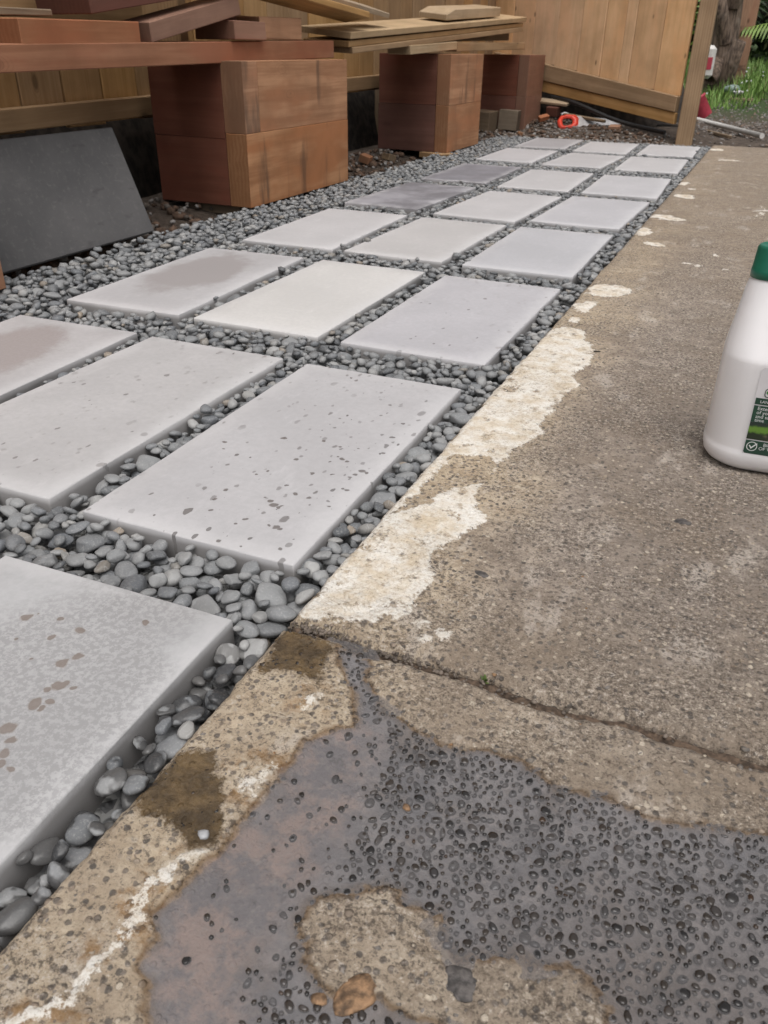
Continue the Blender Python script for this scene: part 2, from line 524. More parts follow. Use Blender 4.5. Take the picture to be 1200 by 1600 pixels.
def conc_mat():
    t = NT('concrete')
    p = t.pos()
    sx = t.n('ShaderNodeSeparateXYZ', None, Vector=p).outputs
    n0 = t.noise(p, 1.1, 5, 0.6)
    n1 = t.noise(p, 5.5, 6, 0.62)
    n2 = t.noise(p, 38, 8, 0.68)
    n3 = t.noise(p, 260, 5, 0.65)
    wob = t.math('MULTIPLY', t.math('SUBTRACT', n2, 0.5), 0.012)
    fine = t.math('MULTIPLY', t.math('SUBTRACT', t.noise(p, 150, 6, 0.8), 0.5), 0.034)
    # matrix: sandy cement, greyer to the right and far off
    tan = t.mix(t.mapr(n2, 0.3, 0.72), (0.41, 0.315, 0.21), (0.63, 0.525, 0.39))
    grey = t.mix(t.mapr(n2, 0.3, 0.7), (0.225, 0.185, 0.155), (0.42, 0.355, 0.295))
    side = t.mapr(t.math('ADD', sx[0], t.math('MULTIPLY', t.math('SUBTRACT', n1, 0.5), 0.28)), 0.10, 0.26)
    side = t.math('MULTIPLY', side, t.mapr(sx[1], -0.22, 0.15, 0.45, 1.0))
    c = t.mix(side, tan, grey)
    worn = t.math('MULTIPLY', t.mapr(t.math('ADD', sx[0], t.math('MULTIPLY', t.math('SUBTRACT', n1, 0.5), 0.5)), 0.20, 0.42), t.mapr(sx[1], 2.0, 0.6))
    c = t.mix(t.math('MULTIPLY', worn, 0.5), c, (0.165, 0.135, 0.112))
    far = t.mapr(sx[1], 0.8, 2.6)
    c = t.mix(t.math('MULTIPLY', far, 0.8), c, t.mix(t.mapr(n2, 0.3, 0.7), (0.245, 0.188, 0.136), (0.37, 0.296, 0.22)))
    c = t.mix(t.mapr(n1, 0.42, 0.66, 0.0, 0.5), c, (0.235, 0.18, 0.13))
    c = t.mix(t.mapr(n0, 0.5, 0.7, 0.0, 0.35), c, (0.43, 0.36, 0.29))
    c = t.mix(t.mapr(t.noise(t.mapping(p, (2.2, 1, 1), (7, 3, 0)), 7, 6, 0.7), 0.55, 0.66, 0.0, 0.55), c, (0.55, 0.49, 0.43))
    # small aggregate showing in the worn face
    vo = t.n('ShaderNodeTexVoronoi', {'feature': 'F1'}, Vector=p, Scale=150.0)
    vcol = t.n('ShaderNodeSeparateColor', None, Color=vo.outputs['Color']).outputs
    st = t.ramp(vcol[0], [(0.0, (0.10, 0.088, 0.078)), (0.45, (0.19, 0.16, 0.135)), (0.75, (0.28, 0.22, 0.165)), (1.0, (0.60, 0.52, 0.42))])
    sm = t.math('MULTIPLY', t.mapr(vo.outputs['Distance'], 0.30, 0.46, 1.0, 0.0), t.mapr(vcol[1], 0.2, 0.4))
    sm = t.math('MULTIPLY', sm, t.mapr(sx[1], 0.6, 3.0, 0.95, 0.4))
    c = t.mix(sm, c, st)
    grit = t.math('ADD', t.math('MULTIPLY', t.noise(p, 165, 7, 0.8), 0.62), t.math('MULTIPLY', t.noise(t.mapping(p, (1, 1, 1), (9, 4, 1)), 470, 5, 0.75), 0.38))
    amp = t.mapr(t.noise(p, 8, 5, 0.65), 0.36, 0.64, 0.45, 1.0)
    grit = t.math('ADD', 0.5, t.math('MULTIPLY', t.math('SUBTRACT', grit, 0.5), t.math('MULTIPLY', amp, 1.35)))
    c = t.mix(t.mapr(grit, 0.435, 0.495, 0.78, 0.0), c, (0.078, 0.062, 0.051))
    c = t.mix(t.mapr(grit, 0.535, 0.60, 0.0, 0.8), c, (0.60, 0.53, 0.455))
    c = t.mix(1.0, c, (0.92, 0.915, 0.91), 'MULTIPLY')
    # lime skin
    wm = t.math('ADD', t.attr('white'), t.math('ADD', wob, fine))
    w = t.mapr(wm, -0.0012, 0.0022)
    hole = t.mapr(t.noise(p, 34, 8, 0.75), 0.39, 0.46)
    wc = t.mix(t.mapr(t.noise(p, 22, 7, 0.7), 0.35, 0.64), (0.64, 0.54, 0.41), (0.82, 0.79, 0.735))
    rim = t.mapr(wm, 0.002, 0.012, 1.0, 0.0)
    wc = t.mix(t.math('MULTIPLY', rim, 0.7), wc, (0.78, 0.745, 0.69))
    wc = t.mix(t.mapr(t.noise(p, 170, 5, 0.7), 0.58, 0.75, 0.0, 0.6), wc, (0.36, 0.26, 0.16))
    wc = t.mix(t.mapr(grit, 0.42, 0.50, 0.6, 0.0), wc, (0.42, 0.31, 0.20))
    wc = t.mix(t.mapr(grit, 0.55, 0.62, 0.0, 0.6), wc, (0.80, 0.77, 0.72))
    w = t.math('MULTIPLY', w, t.mapr(hole, 0, 1, 0.18, 1.0, False))
    c = t.mix(t.math('MULTIPLY', w, 0.93), c, wc)
    # rust staining next to the white crest
    rust = t.math('MULTIPLY', t.mapr(wm, -0.020, -0.004), t.mapr(t.noise(p, 34, 6, 0.7), 0.46, 0.60))
    rust = t.math('MULTIPLY', rust, t.math('SUBTRACT', 1.0, w))
    rust = t.math('MULTIPLY', rust, t.mapr(sx[1], -0.13, -0.17))
    c = t.mix(t.math('MULTIPLY', rust, 0.8), c, t.mix(n2, (0.10, 0.05, 0.02), (0.40, 0.23, 0.09)))
    # wet
    pm = t.math('ADD', t.attr('puddle'), wob)
    wet = t.mapr(pm, -0.0035, 0.0015)
    mud = t.mix(t.mapr(n2, 0.35, 0.65), (0.205, 0.192, 0.192), (0.32, 0.298, 0.29))
    mud = t.mix(t.mapr(t.noise(p, 15, 5, 0.6), 0.50, 0.62, 0.0, 0.6), mud, (0.150, 0.150, 0.162))
    mud = t.mix(t.mapr(t.noise(t.mapping(p, (1, 1, 1), (4, 2, 0)), 11, 6, 0.65), 0.50, 0.64, 0.0, 0.7), mud, (0.215, 0.165, 0.125))
    low = t.math('MULTIPLY', t.mapr(t.math('ADD', sx[0], t.math('MULTIPLY', t.math('SUBTRACT', n1, 0.5), 0.3)), 0.28, 0.45), t.mapr(sx[1], -0.20, -0.32))
    mud = t.mix(t.math('MULTIPLY', low, 0.65), mud, (0.165, 0.128, 0.105))
    pink = t.mix(t.mapr(t.noise(p, 26, 8, 0.72), 0.42, 0.60), (0.20, 0.180, 0.180), (0.40, 0.295, 0.245))
    mud = t.mix(t.mapr(t.math('ADD', t.attr('smooth'), t.math('MULTIPLY', wob, 1.6)), -0.02, 0.02), mud, pink)
    mud = t.mix(t.mapr(t.noise(p, 130, 6, 0.75), 0.50, 0.66, 0.0, 0.55), mud, (0.36, 0.31, 0.28))
    mud = t.mix(t.mapr(t.noise(p, 60, 6, 0.75), 0.56, 0.68, 0.0, 0.6), mud, (0.085, 0.075, 0.07))
    wetc = t.mix(t.mapr(pm, 0.0, 0.012), t.mix(1.0, (0.52, 0.44, 0.36), c, 'MULTIPLY'), mud)
    c = t.mix(wet, c, wetc)
    bm_ = t.math('ADD', t.attr('brown'), t.math('ADD', wob, fine))
    bw = t.mapr(bm_, -0.004, 0.003)
    bc = t.mix(t.mapr(n2, 0.35, 0.7), (0.055, 0.036, 0.018), (0.165, 0.105, 0.045))
    c = t.mix(t.math('MULTIPLY', bw, 0.93), c, bc)
    anywet = t.math('MAXIMUM', wet, bw)
    rough = t.mapr(anywet, 0, 1, 0.9, 0.22, False)
    rough = t.math('ADD', rough, t.math('MULTIPLY', t.math('SUBTRACT', n3, 0.5), 0.3))
    hgt = t.math('ADD', t.math('MULTIPLY', n3, 0.6), t.math('ADD', t.math('MULTIPLY', n2, 0.7), t.math('MULTIPLY', t.math('MULTIPLY', sm, vcol[2]), 0.5)))
    nb = t.bump(t.math('ADD', hgt, t.math('MULTIPLY', grit, 0.8)), 0.9, 0.004)
    return t.done(t.bsdf(Base_Color=c, Roughness=rough, Normal=nb, Specular_IOR_Level=0.4).outputs[0])


M['concrete'] = conc_mat()
path = tag(empty('concrete_path', (0.6, 0.5, -0.06)), kind='structure')
JY1, JY2, END_Y = -0.087, 2.02, 5.20
JOINT = [(EDGE, -0.086), (0.102, -0.085), (0.143, -0.090), (0.186, -0.087), (0.262, -0.085), (0.306, -0.091), (0.347, -0.09), (0.401, -0.082), (0.455, -0.086), (0.505, -0.083), (0.7, -0.086), (2.3, -0.085)]


def joint_y(x):
    return np.interp(x, [a for a, b in JOINT], [b for a, b in JOINT])


def slab(xs, ys, y_lo, y_hi, name):
    """a slab whose long edges are ragged: ys in 0..1, y_lo/y_hi functions of x"""
    X, V = np.meshgrid(xs, ys)
    lo, hi = y_lo(X), y_hi(X)
    Y = lo + (hi - lo) * V
    left = sstep(EDGE + 0.05, EDGE, X)
    X = X + left * (0.006 * (vnoise(X * 0 + 3.1, Y, 30, 21, 3) - 0.5) + 0.008 * (vnoise(X * 0 + 1.1, Y, 7, 22, 2) - 0.5))
    pd, br, wh, sm = masks(X, Y)
    Z = conc_z(X, Y, pd, wh)
    # worn arrises
    e = np.minimum(np.minimum(Y - lo, hi - Y) + 0.003 * (vnoise(X, Y, 60, 31, 3) - 0.4), (X - EDGE) + 0.004 * (vnoise(X, Y, 60, 33, 3) - 0.3))
    Z = Z - 0.006 * sstep(0.009, -0.001, e)
    ny, nx = X.shape
    top = np.stack([X, Y, Z], -1).reshape(-1, 3)
    idx = np.arange(nx * ny).reshape(ny, nx)
    qs = np.stack([idx[:-1, :-1], idx[:-1, 1:], idx[1:, 1:], idx[1:, :-1]], -1).reshape(-1, 4)
    ring = np.concatenate([idx[0, :], idx[1:, -1], idx[-1, -2::-1], idx[-2:0:-1, 0]])
    low = top[ring].copy(); low[:, 2] = -0.11
    li = np.arange(len(ring)) + len(top)
    r2 = np.roll(ring, -1); l2 = np.roll(li, -1)
    skirt = np.stack([ring, li, l2, r2], -1)
    me = mesh_np(name, np.concatenate([top, low]), np.concatenate([qs, skirt]), True)
    ext = lambda a: np.concatenate([a.ravel(), a.ravel()[ring]])
    fattr(me, 'puddle', ext(pd)); fattr(me, 'brown', ext(br)); fattr(me, 'white', ext(wh)); fattr(me, 'smooth', ext(sm))
    o = link(name, me, M['concrete'], path)
    o.matrix_basis = parent_inv(path)
    return o


def gap(x, s, w):
    return w + 0.009 * (vnoise(x, x * 0 + s, 34, 41 + s, 4, 0.6) - 0.5)


xs_near = np.concatenate([np.linspace(EDGE, 0.62, 270), np.linspace(0.63, 0.9, 24), np.linspace(0.95, 2.3, 12)])
slab(xs_near, np.concatenate([np.linspace(0, 0.42, 10)[:-1], np.linspace(0.42, 1, 220)]), lambda x: x * 0 - 0.80, lambda x: joint_y(x) - gap(x, 1, 0.0058), 'slab')
xs_mid = np.concatenate([np.linspace(EDGE, 0.62, 190), np.linspace(0.63, 0.9, 22), np.linspace(0.95, 2.3, 12)])
slab(xs_mid, np.linspace(0, 1, 520) ** 1.55, lambda x: joint_y(x) + gap(x, 2, 0.0058), lambda x: JY2 - 0.0035 - 0.002 * (vnoise(x, x, 30, 51, 2)), 'slab')
xs_far = np.concatenate([np.linspace(EDGE, 0.75, 60), np.linspace(0.8, 2.3, 20)])
slab(xs_far, np.linspace(0, 1, 220) ** 1.3, lambda x: JY2 + 0.0035 + 0.002 * (vnoise(x, x, 30, 52, 2)), lambda x: END_Y + 0.03 * (vnoise(x, x * 0, 5, 53, 3) - 0.5), 'slab')

# grit and soil packed into the near joint
jx = np.linspace(EDGE + 0.004, 1.2, 260)
jv, jf = [], []
for i, x in enumerate(jx):
    yc = float(joint_y(x))
    for k, (dy, dz) in enumerate(((-0.010, -0.014), (-0.004, -0.009), (0.0, -0.006), (0.004, -0.009), (0.010, -0.014))):
        jv.append((x, yc + dy + random.uniform(-.001, .001), dz + 0.007 * (float(vnoise(np.array(x), np.array(k * 3.0), 70, 61, 2)) - 0.5)))
    if i:
        for k in range(4):
            a = (i - 1) * 5 + k
            jf.append((a, a + 5, a + 6, a + 1))
me = mesh_np('joint_soil', np.array(jv), np.array(jf), True)
o = link('joint_soil', me, plain('joint_soil', (0.085, 0.058, 0.04), 0.95, var=0.6, scale=180, bump=0.8), path)
o.matrix_basis = parent_inv(path)

# ---- exposed aggregate: real stones in the near face of the concrete
ico = bmesh.new(); bmesh.ops.create_icosphere(ico, subdivisions=1, radius=1.0)
I1V = np.array([v.co[:] for v in ico.verts]); I1F = np.array([[v.index for v in f.verts] for f in ico.faces]); ico.free()
ico = bmesh.new(); bmesh.ops.create_icosphere(ico, subdivisions=2, radius=1.0)
I2V = np.array([v.co[:] for v in ico.verts]); I2F = np.array([[v.index for v in f.verts] for f in ico.faces]); ico.free()


def poisson(xmin, xmax, ymin, ymax, tries, dens):
    """dart throwing with a radius that may vary"""
    cell = 0.005
    grid = {}
    out = []
    P_ = np.stack([rng.uniform(xmin, xmax, tries), rng.uniform(ymin, ymax, tries)], -1)
    Rr = 0.0017 + 0.0030 * rng.random(tries) ** 1.5
    big = rng.random(tries) < 0.007
    Rr = np.where(big, Rr + 0.003, Rr)
    for (x, y), r in zip(P_, Rr):
        ci, cj = int(x / cell), int(y / cell)
        ok = True
        for a in range(ci - 2, ci + 3):
            for b_ in range(cj - 2, cj + 3):
                for (px, py, pr) in grid.get((a, b_), ()):
                    if (px - x) ** 2 + (py - y) ** 2 < ((pr + r) * dens) ** 2:
                        ok = False; break
                if not ok: break
            if not ok: break
        if ok:
            grid.setdefault((ci, cj), []).append((x, y, r))
            out.append((x, y, r))
    return np.array(out)


S = poisson(EDGE + 0.006, 0.66, -0.50, 0.16, 60000, 0.90)
S = S[np.abs(S[:, 1] - joint_y(S[:, 0])) > 0.010]
spd, sbr, swh, ssm = masks(S[:, 0], S[:, 1])
keep = (rng.random(len(S)) < np.where(ssm > 0.0, 0.10, np.where(ssm > -0.012, 0.5, 1.0))) & (swh < 0.001)
S, spd, sbr, ssm = S[keep], spd[keep], sbr[keep], ssm[keep]
keep = (spd > -0.004) | (rng.random(len(S)) < np.where(S[:, 1] > -0.09, 0.20, 0.38)) 
S, spd, sbr, ssm = S[keep], spd[keep], sbr[keep], ssm[keep]
sz = conc_z(S[:, 0], S[:, 1], spd, spd * 0 - 1)
inpud = spd > -0.002
topz = np.where(inpud, WATER_Z + rng.uniform(0.0003, 0.0014, len(S)) * sstep(-0.01, 0.012, spd) + 0.0002, sz + rng.uniform(-0.0001, 0.0004, len(S)))
sub = inpud & (rng.random(len(S)) < 0.10)
topz = np.where(sub, WATER_Z - 0.0008, topz)
SV, SF, SCOL, SWET = [], [], [], []
voff = 0
for i, (x, y, r) in enumerate(S):
    SB, SBF = (I2V, I2F) if (inpud[i] and r > 0.0024) else (I1V, I1F)
    nI = len(SB)
    a = rng.uniform(0, 6.28)
    e = rng.uniform(0.62, 1.0)
    kk = rng.normal(size=(3, 3)) * 1.6
    V = SB * (1 + 0.13 * np.sin(SB @ kk + rng.uniform(0, 6, 3)).sum(1))[:, None]
    V = V * np.array([r, r * e, r * rng.uniform(0.5, 0.8)])
    if inpud[i]:
        hz_ = V[:, 2].max()
        V[:, 2] = np.sign(V[:, 2]) * (np.abs(V[:, 2]) / hz_) ** 0.5 * hz_
        V[:, :2] *= 1 + 0.10 * (rng.random((nI, 1)) - 0.5)
    else:
        V[:, 2] *= 0.22
    ca, sa = math.cos(a), math.sin(a)
    V = np.stack([V[:, 0] * ca - V[:, 1] * sa + x, V[:, 0] * sa + V[:, 1] * ca + y, V[:, 2]], -1)
    V[:, 2] += topz[i] - V[:, 2].max()
    SV.append(V); SF.append(SBF + voff); voff += nI
    if not inpud[i]: V[:, 2] -= rng.uniform(0, 0.0005)
    u = rng.random()
    if u < 0.38: col = np.array([0.15, 0.137, 0.128]) * rng.uniform(0.7, 1.35)
    elif u < 0.55 and not inpud[i]: col = np.array([0.42, 0.36, 0.285]) * rng.uniform(0.8, 1.2)
    elif u < 0.985: col = np.array([0.23, 0.18, 0.14]) * rng.uniform(0.7, 1.4)
    else: col = np.array([0.30, 0.15, 0.06]) * rng.uniform(0.7, 1.2)
    cc_ = np.tile(col, (nI, 1))
    if inpud[i]:                                        # sky reflection painted in grey on the wet crowns, flanks darker
        w_ = sstep(0.55, 0.95, SB[:, 2])[:, None] * max(0.0, rng.uniform(-0.3, 0.45))
        cc_ = cc_ * 0.5 * (1 - w_) + np.array([0.62, 0.59, 0.58]) * w_
    SCOL.append(cc_)
    SWET.append(np.full(nI, 1.0 if (inpud[i] or sbr[i] > 0.0) else 0.0))
nI = len(I1V)
me = mesh_np('aggregate', np.concatenate(SV), np.concatenate(SF), True)
cattr(me, 'tint', np.concatenate(SCOL)); fattr(me, 'wet', np.concatenate(SWET))
t = NT('aggregate')
n = t.noise(t.pos(), 400, 4)
c = t.mix(t.mapr(n, 0.3, 0.7, 0.0, 0.55), t.attr('tint', 'Color'), (0.25, 0.2, 0.15))
wet = t.attr('wet')
c = t.mix(wet, c, t.mix(1.0, t.attr('tint', 'Color'), (0.23, 0.225, 0.23), 'MULTIPLY'))
M['aggregate'] = t.done(t.bsdf(Base_Color=c, Roughness=t.mapr(wet, 0, 1, 0.85, 0.12, False), Normal=t.bump(n, 0.3, 0.001)).outputs[0])
o = link('aggregate', me, M['aggregate'], path)
o.matrix_basis = parent_inv(path)
o['kind'] = 'stuff'

# ---- the water standing on the path, drawn up round every stone
wx = np.arange(0.10, 0.66, 0.0016); wy = np.arange(-0.53, -0.088, 0.0016)
WX, WY = np.meshgrid(wx, wy)
wpd, _, _, _ = masks(WX, WY)
WZ = np.full(WX.shape, WATER_Z) + 0.00010 * (vnoise(WX, WY, 14, 71, 2) - 0.5)
for (x, y, r), tz, ip in zip(S, topz, inpud):
    if not ip or tz < WATER_Z: continue
    rad = r + 0.006
    i0, i1 = np.searchsorted(wy, y - rad), np.searchsorted(wy, y + rad)
    j0, j1 = np.searchsorted(wx, x - rad), np.searchsorted(wx, x + rad)
    if i1 <= i0 or j1 <= j0: continue
    d = np.hypot(WX[i0:i1, j0:j1] - x, WY[i0:i1, j0:j1] - y)
    bumpz = 0.00055 * np.exp(-np.maximum(d - r * 0.75, 0) / 0.0016)
    WZ[i0:i1, j0:j1] = np.maximum(WZ[i0:i1, j0:j1], WATER_Z + bumpz)
idx = np.arange(WX.size).reshape(WX.shape)
okc = (wpd > -0.010)
q = np.stack([idx[:-1, :-1], idx[:-1, 1:], idx[1:, 1:], idx[1:, :-1]], -1).reshape(-1, 4)
q = q[okc.ravel()[q].all(1)]
used = np.unique(q); remap = np.full(WX.size, -1); remap[used] = np.arange(len(used))
me = mesh_np('puddle', np.stack([WX, WY, WZ], -1).reshape(-1, 3)[used], remap[q], True)
t = NT('water')
fr = t.n('ShaderNodeFresnel', None, IOR=1.33).outputs[0]
gl = t.n('ShaderNodeBsdfGlossy', None, Color=(1, 1, 1, 1), Roughness=0.03).outputs[0]
tr = t.n('ShaderNodeBsdfTransparent', None, Color=(0.93, 0.93, 0.94, 1)).outputs[0]
df = t.n('ShaderNodeBsdfDiffuse', None, Color=(0.34, 0.325, 0.328, 1)).outputs[0]
silt = t.n('ShaderNodeMixShader', None, i0=0.20, i1=tr, i2=df).outputs[0]
mx = t.n('ShaderNodeMixShader', None, i0=fr, i1=silt, i2=gl).outputs[0]
M['water'] = t.done(mx)
tag(link('puddle', me, M['water']), kind='structure')

# ---- dark earth bank added to block light in the gap below the boundary rail
bx_ = np.linspace(-2.4, 6.9, 120)
rows = [(-1.80, -0.10), (-1.83, 0.05), (-1.86, 0.20), (-1.90, 0.34), (-2.1, 0.42), (-3.5, 0.45)]
V = np.array([[(rx + 0.06 * (float(vnoise(np.array(y), np.array(rz), 4.5, 81, 3)) - .5), y, rz + 0.07 * (float(vnoise(np.array(y), np.array(rx), 6, 82, 3)) - .5)) for rx, rz in rows] for y in bx_])
idx = np.arange(len(bx_) * len(rows)).reshape(len(bx_), len(rows))
q = np.stack([idx[:-1, :-1], idx[:-1, 1:], idx[1:, 1:], idx[1:, :-1]], -1).reshape(-1, 4)
M['dark_earth'] = plain('dark_earth', (0.035, 0.028, 0.023), 0.95, var=0.7, scale=22, bump=1.0)
tag(link('added_bank', mesh_np('bank', V.reshape(-1, 3), q[:, ::-1], True), M['dark_earth']), kind='structure')
F0 = np.array([-0.19, 5.36]); FD = np.array([-0.866, 0.5]); FN = np.array([0.5, 0.866])
ts = np.linspace(0.32, 2.0, 40)  # second bank, added to keep the gap under the end fence dark
rows = [(0.10, -0.1), (0.13, 0.04), (0.16, 0.18), (0.22, 0.34), (0.6, 0.42)]
V = np.array([[(*(F0 + FD * a + FN * (d + 0.03 * (float(vnoise(np.array(a), np.array(z), 7, 84, 3)) - .5))), z * min(1, (a - 0.30) * 4 + 0.1) + 0.04 * (float(vnoise(np.array(a), np.array(d), 9, 85, 3)) - .5)) for d, z in rows] for a in ts])
idx = np.arange(len(ts) * len(rows)).reshape(len(ts), len(rows))
q = np.stack([idx[:-1, :-1], idx[:-1, 1:], idx[1:, 1:], idx[1:, :-1]], -1).reshape(-1, 4)
tag(link('added_bank', mesh_np('bank', V.reshape(-1, 3), q, True), M['dark_earth']), kind='structure')


# ================================================================== PAVERS
SPLASH = [(0.0516, -0.1814, 0.0041), (0.0611, -0.1881, 0.0065), (0.0703, -0.1911, 0.0041), (0.0405, -0.1753, 0.0025), (0.0903, -0.2356, 0.0054), (0.0974, -0.2373, 0.0039), (0.0816, -0.2346, 0.0031), (0.0829, -0.032, 0.0045), (0.0914, -0.0371, 0.0045), (0.0744, -0.0291, 0.0027), (0.1251, -0.0544, 0.0053), (0.1315, -0.0578, 0.0035), (0.1195, -0.0675, 0.0044), (0.0237, -0.0615, 0.0045), (0.0718, -0.1515, 0.0042), (0.1289, -0.1138, 0.0034), (0.122, -0.1111, 0.0025), (0.0926, -0.1534, 0.0041), (0.0452, -0.2899, 0.0045), (0.0622, 0.0003, 0.0037), (0.1191, 0.0659, 0.0048), (0.1152, 0.119, 0.004), (0.1277, 0.0092, 0.0037), (-0.0268, -0.0065, 0.0048), (0.031, 0.0102, 0.0038), (0.1257, -0.1623, 0.0041), (0.1331, -0.1662, 0.0024), (0.0416, -0.2477, 0.0031), (-0.0176, -0.1788, 0.0042), (-0.0146, -0.206, 0.0033), (-0.004, -0.2321, 0.0032), (-0.0996, -0.0549, 0.0038), (-0.0877, -0.0735, 0.0028), (0.0636, -0.091, 0.0035), (0.1195, -0.2763, 0.0037), (0.1156, -0.0797, 0.0035), (0.0916, -0.0803, 0.0026), (0.0701, -0.0469, 0.0027), (0.0717, -0.1869, 0.0033), (0.0465, -0.2336, 0.0032), (0.0895, 0.0081, 0.0028), (-0.0037, -0.124, 0.0026), (0.0057, -0.1091, 0.0035)]
BLOTS = [(-0.0428, 0.2197, 0.0065), (-0.0092, 0.2308, 0.0039), (0.0212, 0.2238, 0.0063), (0.0029, 0.2038, 0.005), (-0.0264, 0.1879, 0.0031), (0.0455, 0.1909, 0.0067), (0.0392, 0.1781, 0.0072), (0.0591, 0.1524, 0.0075), (0.0525, 0.1449, 0.0046), (0.0614, 0.158, 0.0046), (0.073, 0.1556, 0.004), (0.055, 0.1264, 0.0068), (0.0648, 0.1237, 0.0039), (0.0658, 0.1328, 0.0045), (0.0551, 0.0928, 0.0076), (0.0689, 0.0844, 0.0048), (0.0757, 0.0705, 0.0063), (0.0917, 0.059, 0.0041), (0.081, 0.0616, 0.0051), (0.0735, 0.26, 0.0045), (0.0087, 0.1719, 0.003), (-0.036, 0.2284, 0.0026), (0.0285, 0.0978, 0.0121), (-0.0634, 0.1718, 0.0124)]


def paver_mat(key, base, damp=0.0, damp_col=(0.30, 0.265, 0.25), drops=0.0, drop_size=0.010, speck=0.0, blot=0.0, dark=0.0):
    t = NT('paver_' + key)
    p = t.coord()
    seed = (hash(key) % 97 if False else sum(map(ord, key)) * 3.1)
    pv = t.mapping(p, (1, 1, 1), (seed, seed * 0.7, 0))
    base = tuple(x * 0.885 + 0.03 * (sum(base) / 3) for x in base)
    n1 = t.noise(pv, 3.5, 6, 0.6); n2 = t.noise(pv, 18, 7, 0.65); n3 = t.noise(pv, 320, 3, 0.6)
    c = t.mix(t.mapr(n1, 0.35, 0.68), tuple(x * 0.93 for x in base), tuple(min(1, x * 1.05) for x in base))
    c = t.mix(t.mapr(n2, 0.5, 0.75, 0, 0.35), c, tuple(x * 0.88 for x in base))
    c = t.mix(t.mapr(t.noise(pv, 90, 7, 0.75), 0.38, 0.62, 0.30, 0.0), c, tuple(x * 0.78 for x in base))
    c = t.mix(t.mapr(t.noise(t.mapping(pv, (3, 1, 1), (2, 2, 2), (0, 0, 0.5)), 9, 7, 0.7), 0.56, 0.70, 0.0, 0.4), c, tuple(min(1, x * 1.2) for x in base))
    sx = t.n('ShaderNodeSeparateXYZ', None, Vector=p).outputs
    # rims bleached by drying
    ex = t.math('ABSOLUTE', t.math('DIVIDE', sx[0], PW / 2)); ey = t.math('ABSOLUTE', t.math('DIVIDE', sx[1], PL / 2))
    rim = t.math('MAXIMUM', ex, t.math('ADD', 0.5, t.math('MULTIPLY', t.math('SUBTRACT', ey, 0.75), 2.0)))
    rim = t.mapr(t.math('ADD', rim, t.math('MULTIPLY', t.math('SUBTRACT', n2, 0.5), 0.4)), 0.72, 1.0)
    c = t.mix(t.math('MULTIPLY', rim, 0.42), c, (0.56, 0.548, 0.55))
    if damp:
        cx, cy, rx_, ry_ = (0.02, 0.10, 0.135, 0.23) if key == '1A' else (-0.02, 0.05, 0.115, 0.22)
        e = t.math('SQRT', t.math('ADD', t.math('POWER', t.math('DIVIDE', t.math('SUBTRACT', sx[0], cx), rx_), 2.0), t.math('POWER', t.math('DIVIDE', t.math('SUBTRACT', sx[1], cy), ry_), 2.0)))
        e = t.math('ADD', e, t.math('MULTIPLY', t.math('SUBTRACT', t.noise(pv, 7, 7, 0.7), 0.5), 1.2))
        dm = t.mapr(e, 0.72, 1.12, 1.0, 0.0)
        if speck:
            sp = t.mapr(t.noise(t.mapping(pv, (1, 1, 1)), 150, 6, 0.75), 0.44, 0.54)
            inner = t.mapr(e, 0.25, 0.8, 1.0, 0.35)
            c = t.mix(t.math('MULTIPLY', t.math('MULTIPLY', sp, dm), speck), c, tuple(x * 0.62 for x in base))
        c = t.mix(t.math('MULTIPLY', dm, damp), c, damp_col)
    rough = 0.78
    ro = None
    if drops:
        # splashes, stretched along the fall of the water
        dist_v = t.mapping(p, (1, 0.62, 1), (seed, 0, 0), (0, 0, 0.35))
        jig = t.n('ShaderNodeVectorMath', {'operation': 'ADD'}, i0=dist_v, i1=t.n('ShaderNodeVectorMath', {'operation': 'SCALE'}, i0=t.n('ShaderNodeTexNoise', None, Vector=p, Scale=60.0, Detail=3.0).outputs[1], Scale=0.010).outputs[0]).outputs[0]
        m_ = None
        for sc_, thr, cut in ((34.0, 0.20, 0.40), (75.0, 0.26, 0.50)):
            vo = t.n('ShaderNodeTexVoronoi', {'feature': 'F1', 'voronoi_dimensions': '2D'}, Vector=jig, Scale=sc_)
            cc = t.n('ShaderNodeSeparateColor', None, Color=vo.outputs['Color']).outputs
            on = t.math('GREATER_THAN', cc[0], cut)
            rad = t.math('MULTIPLY', t.math('POWER', cc[1], 2.5), thr)
            mm = t.math('MULTIPLY', t.mapr(t.math('SUBTRACT', vo.outputs['Distance'], rad), -0.03, 0.015, 1.0, 0.0), on)
            mm = t.math('MULTIPLY', mm, t.mapr(cc[2], 0, 1, 0.45, 1.0, False))
            m_ = mm if m_ is None else t.math('MAXIMUM', m_, mm)
        area = t.mapr(t.math('ADD', t.noise(pv, 6, 2), t.math('MULTIPLY', sx[0], 0.8)), 0.30, 0.45)
        m_ = t.math('MULTIPLY', m_, area)
        c = t.mix(t.math('MULTIPLY', m_, drops), c, (0.115, 0.105, 0.10))
        ro = m_
    if blot:
        wp = t.n('ShaderNodeVectorMath', {'operation': 'ADD'}, i0=p, i1=t.n('ShaderNodeVectorMath', {'operation': 'SCALE'}, i0=t.n('ShaderNodeTexNoise', None, Vector=p, Scale=70.0, Detail=3.0).outputs[1], Scale=0.011).outputs[0]).outputs[0]
        mm = None
        for (ox, oy, rr) in (SPLASH if key == '2A' else BLOTS):
            dd = t.n('ShaderNodeVectorMath', {'operation': 'DISTANCE'}, i0=wp, i1=(ox + 0.0055, oy + 0.0055, 0.005)).outputs['Value']
            m1 = t.mapr(dd, rr * 0.70, rr * 1.05, 1.0, 0.0)
            mm = m1 if mm is None else t.math('MAXIMUM', mm, m1)
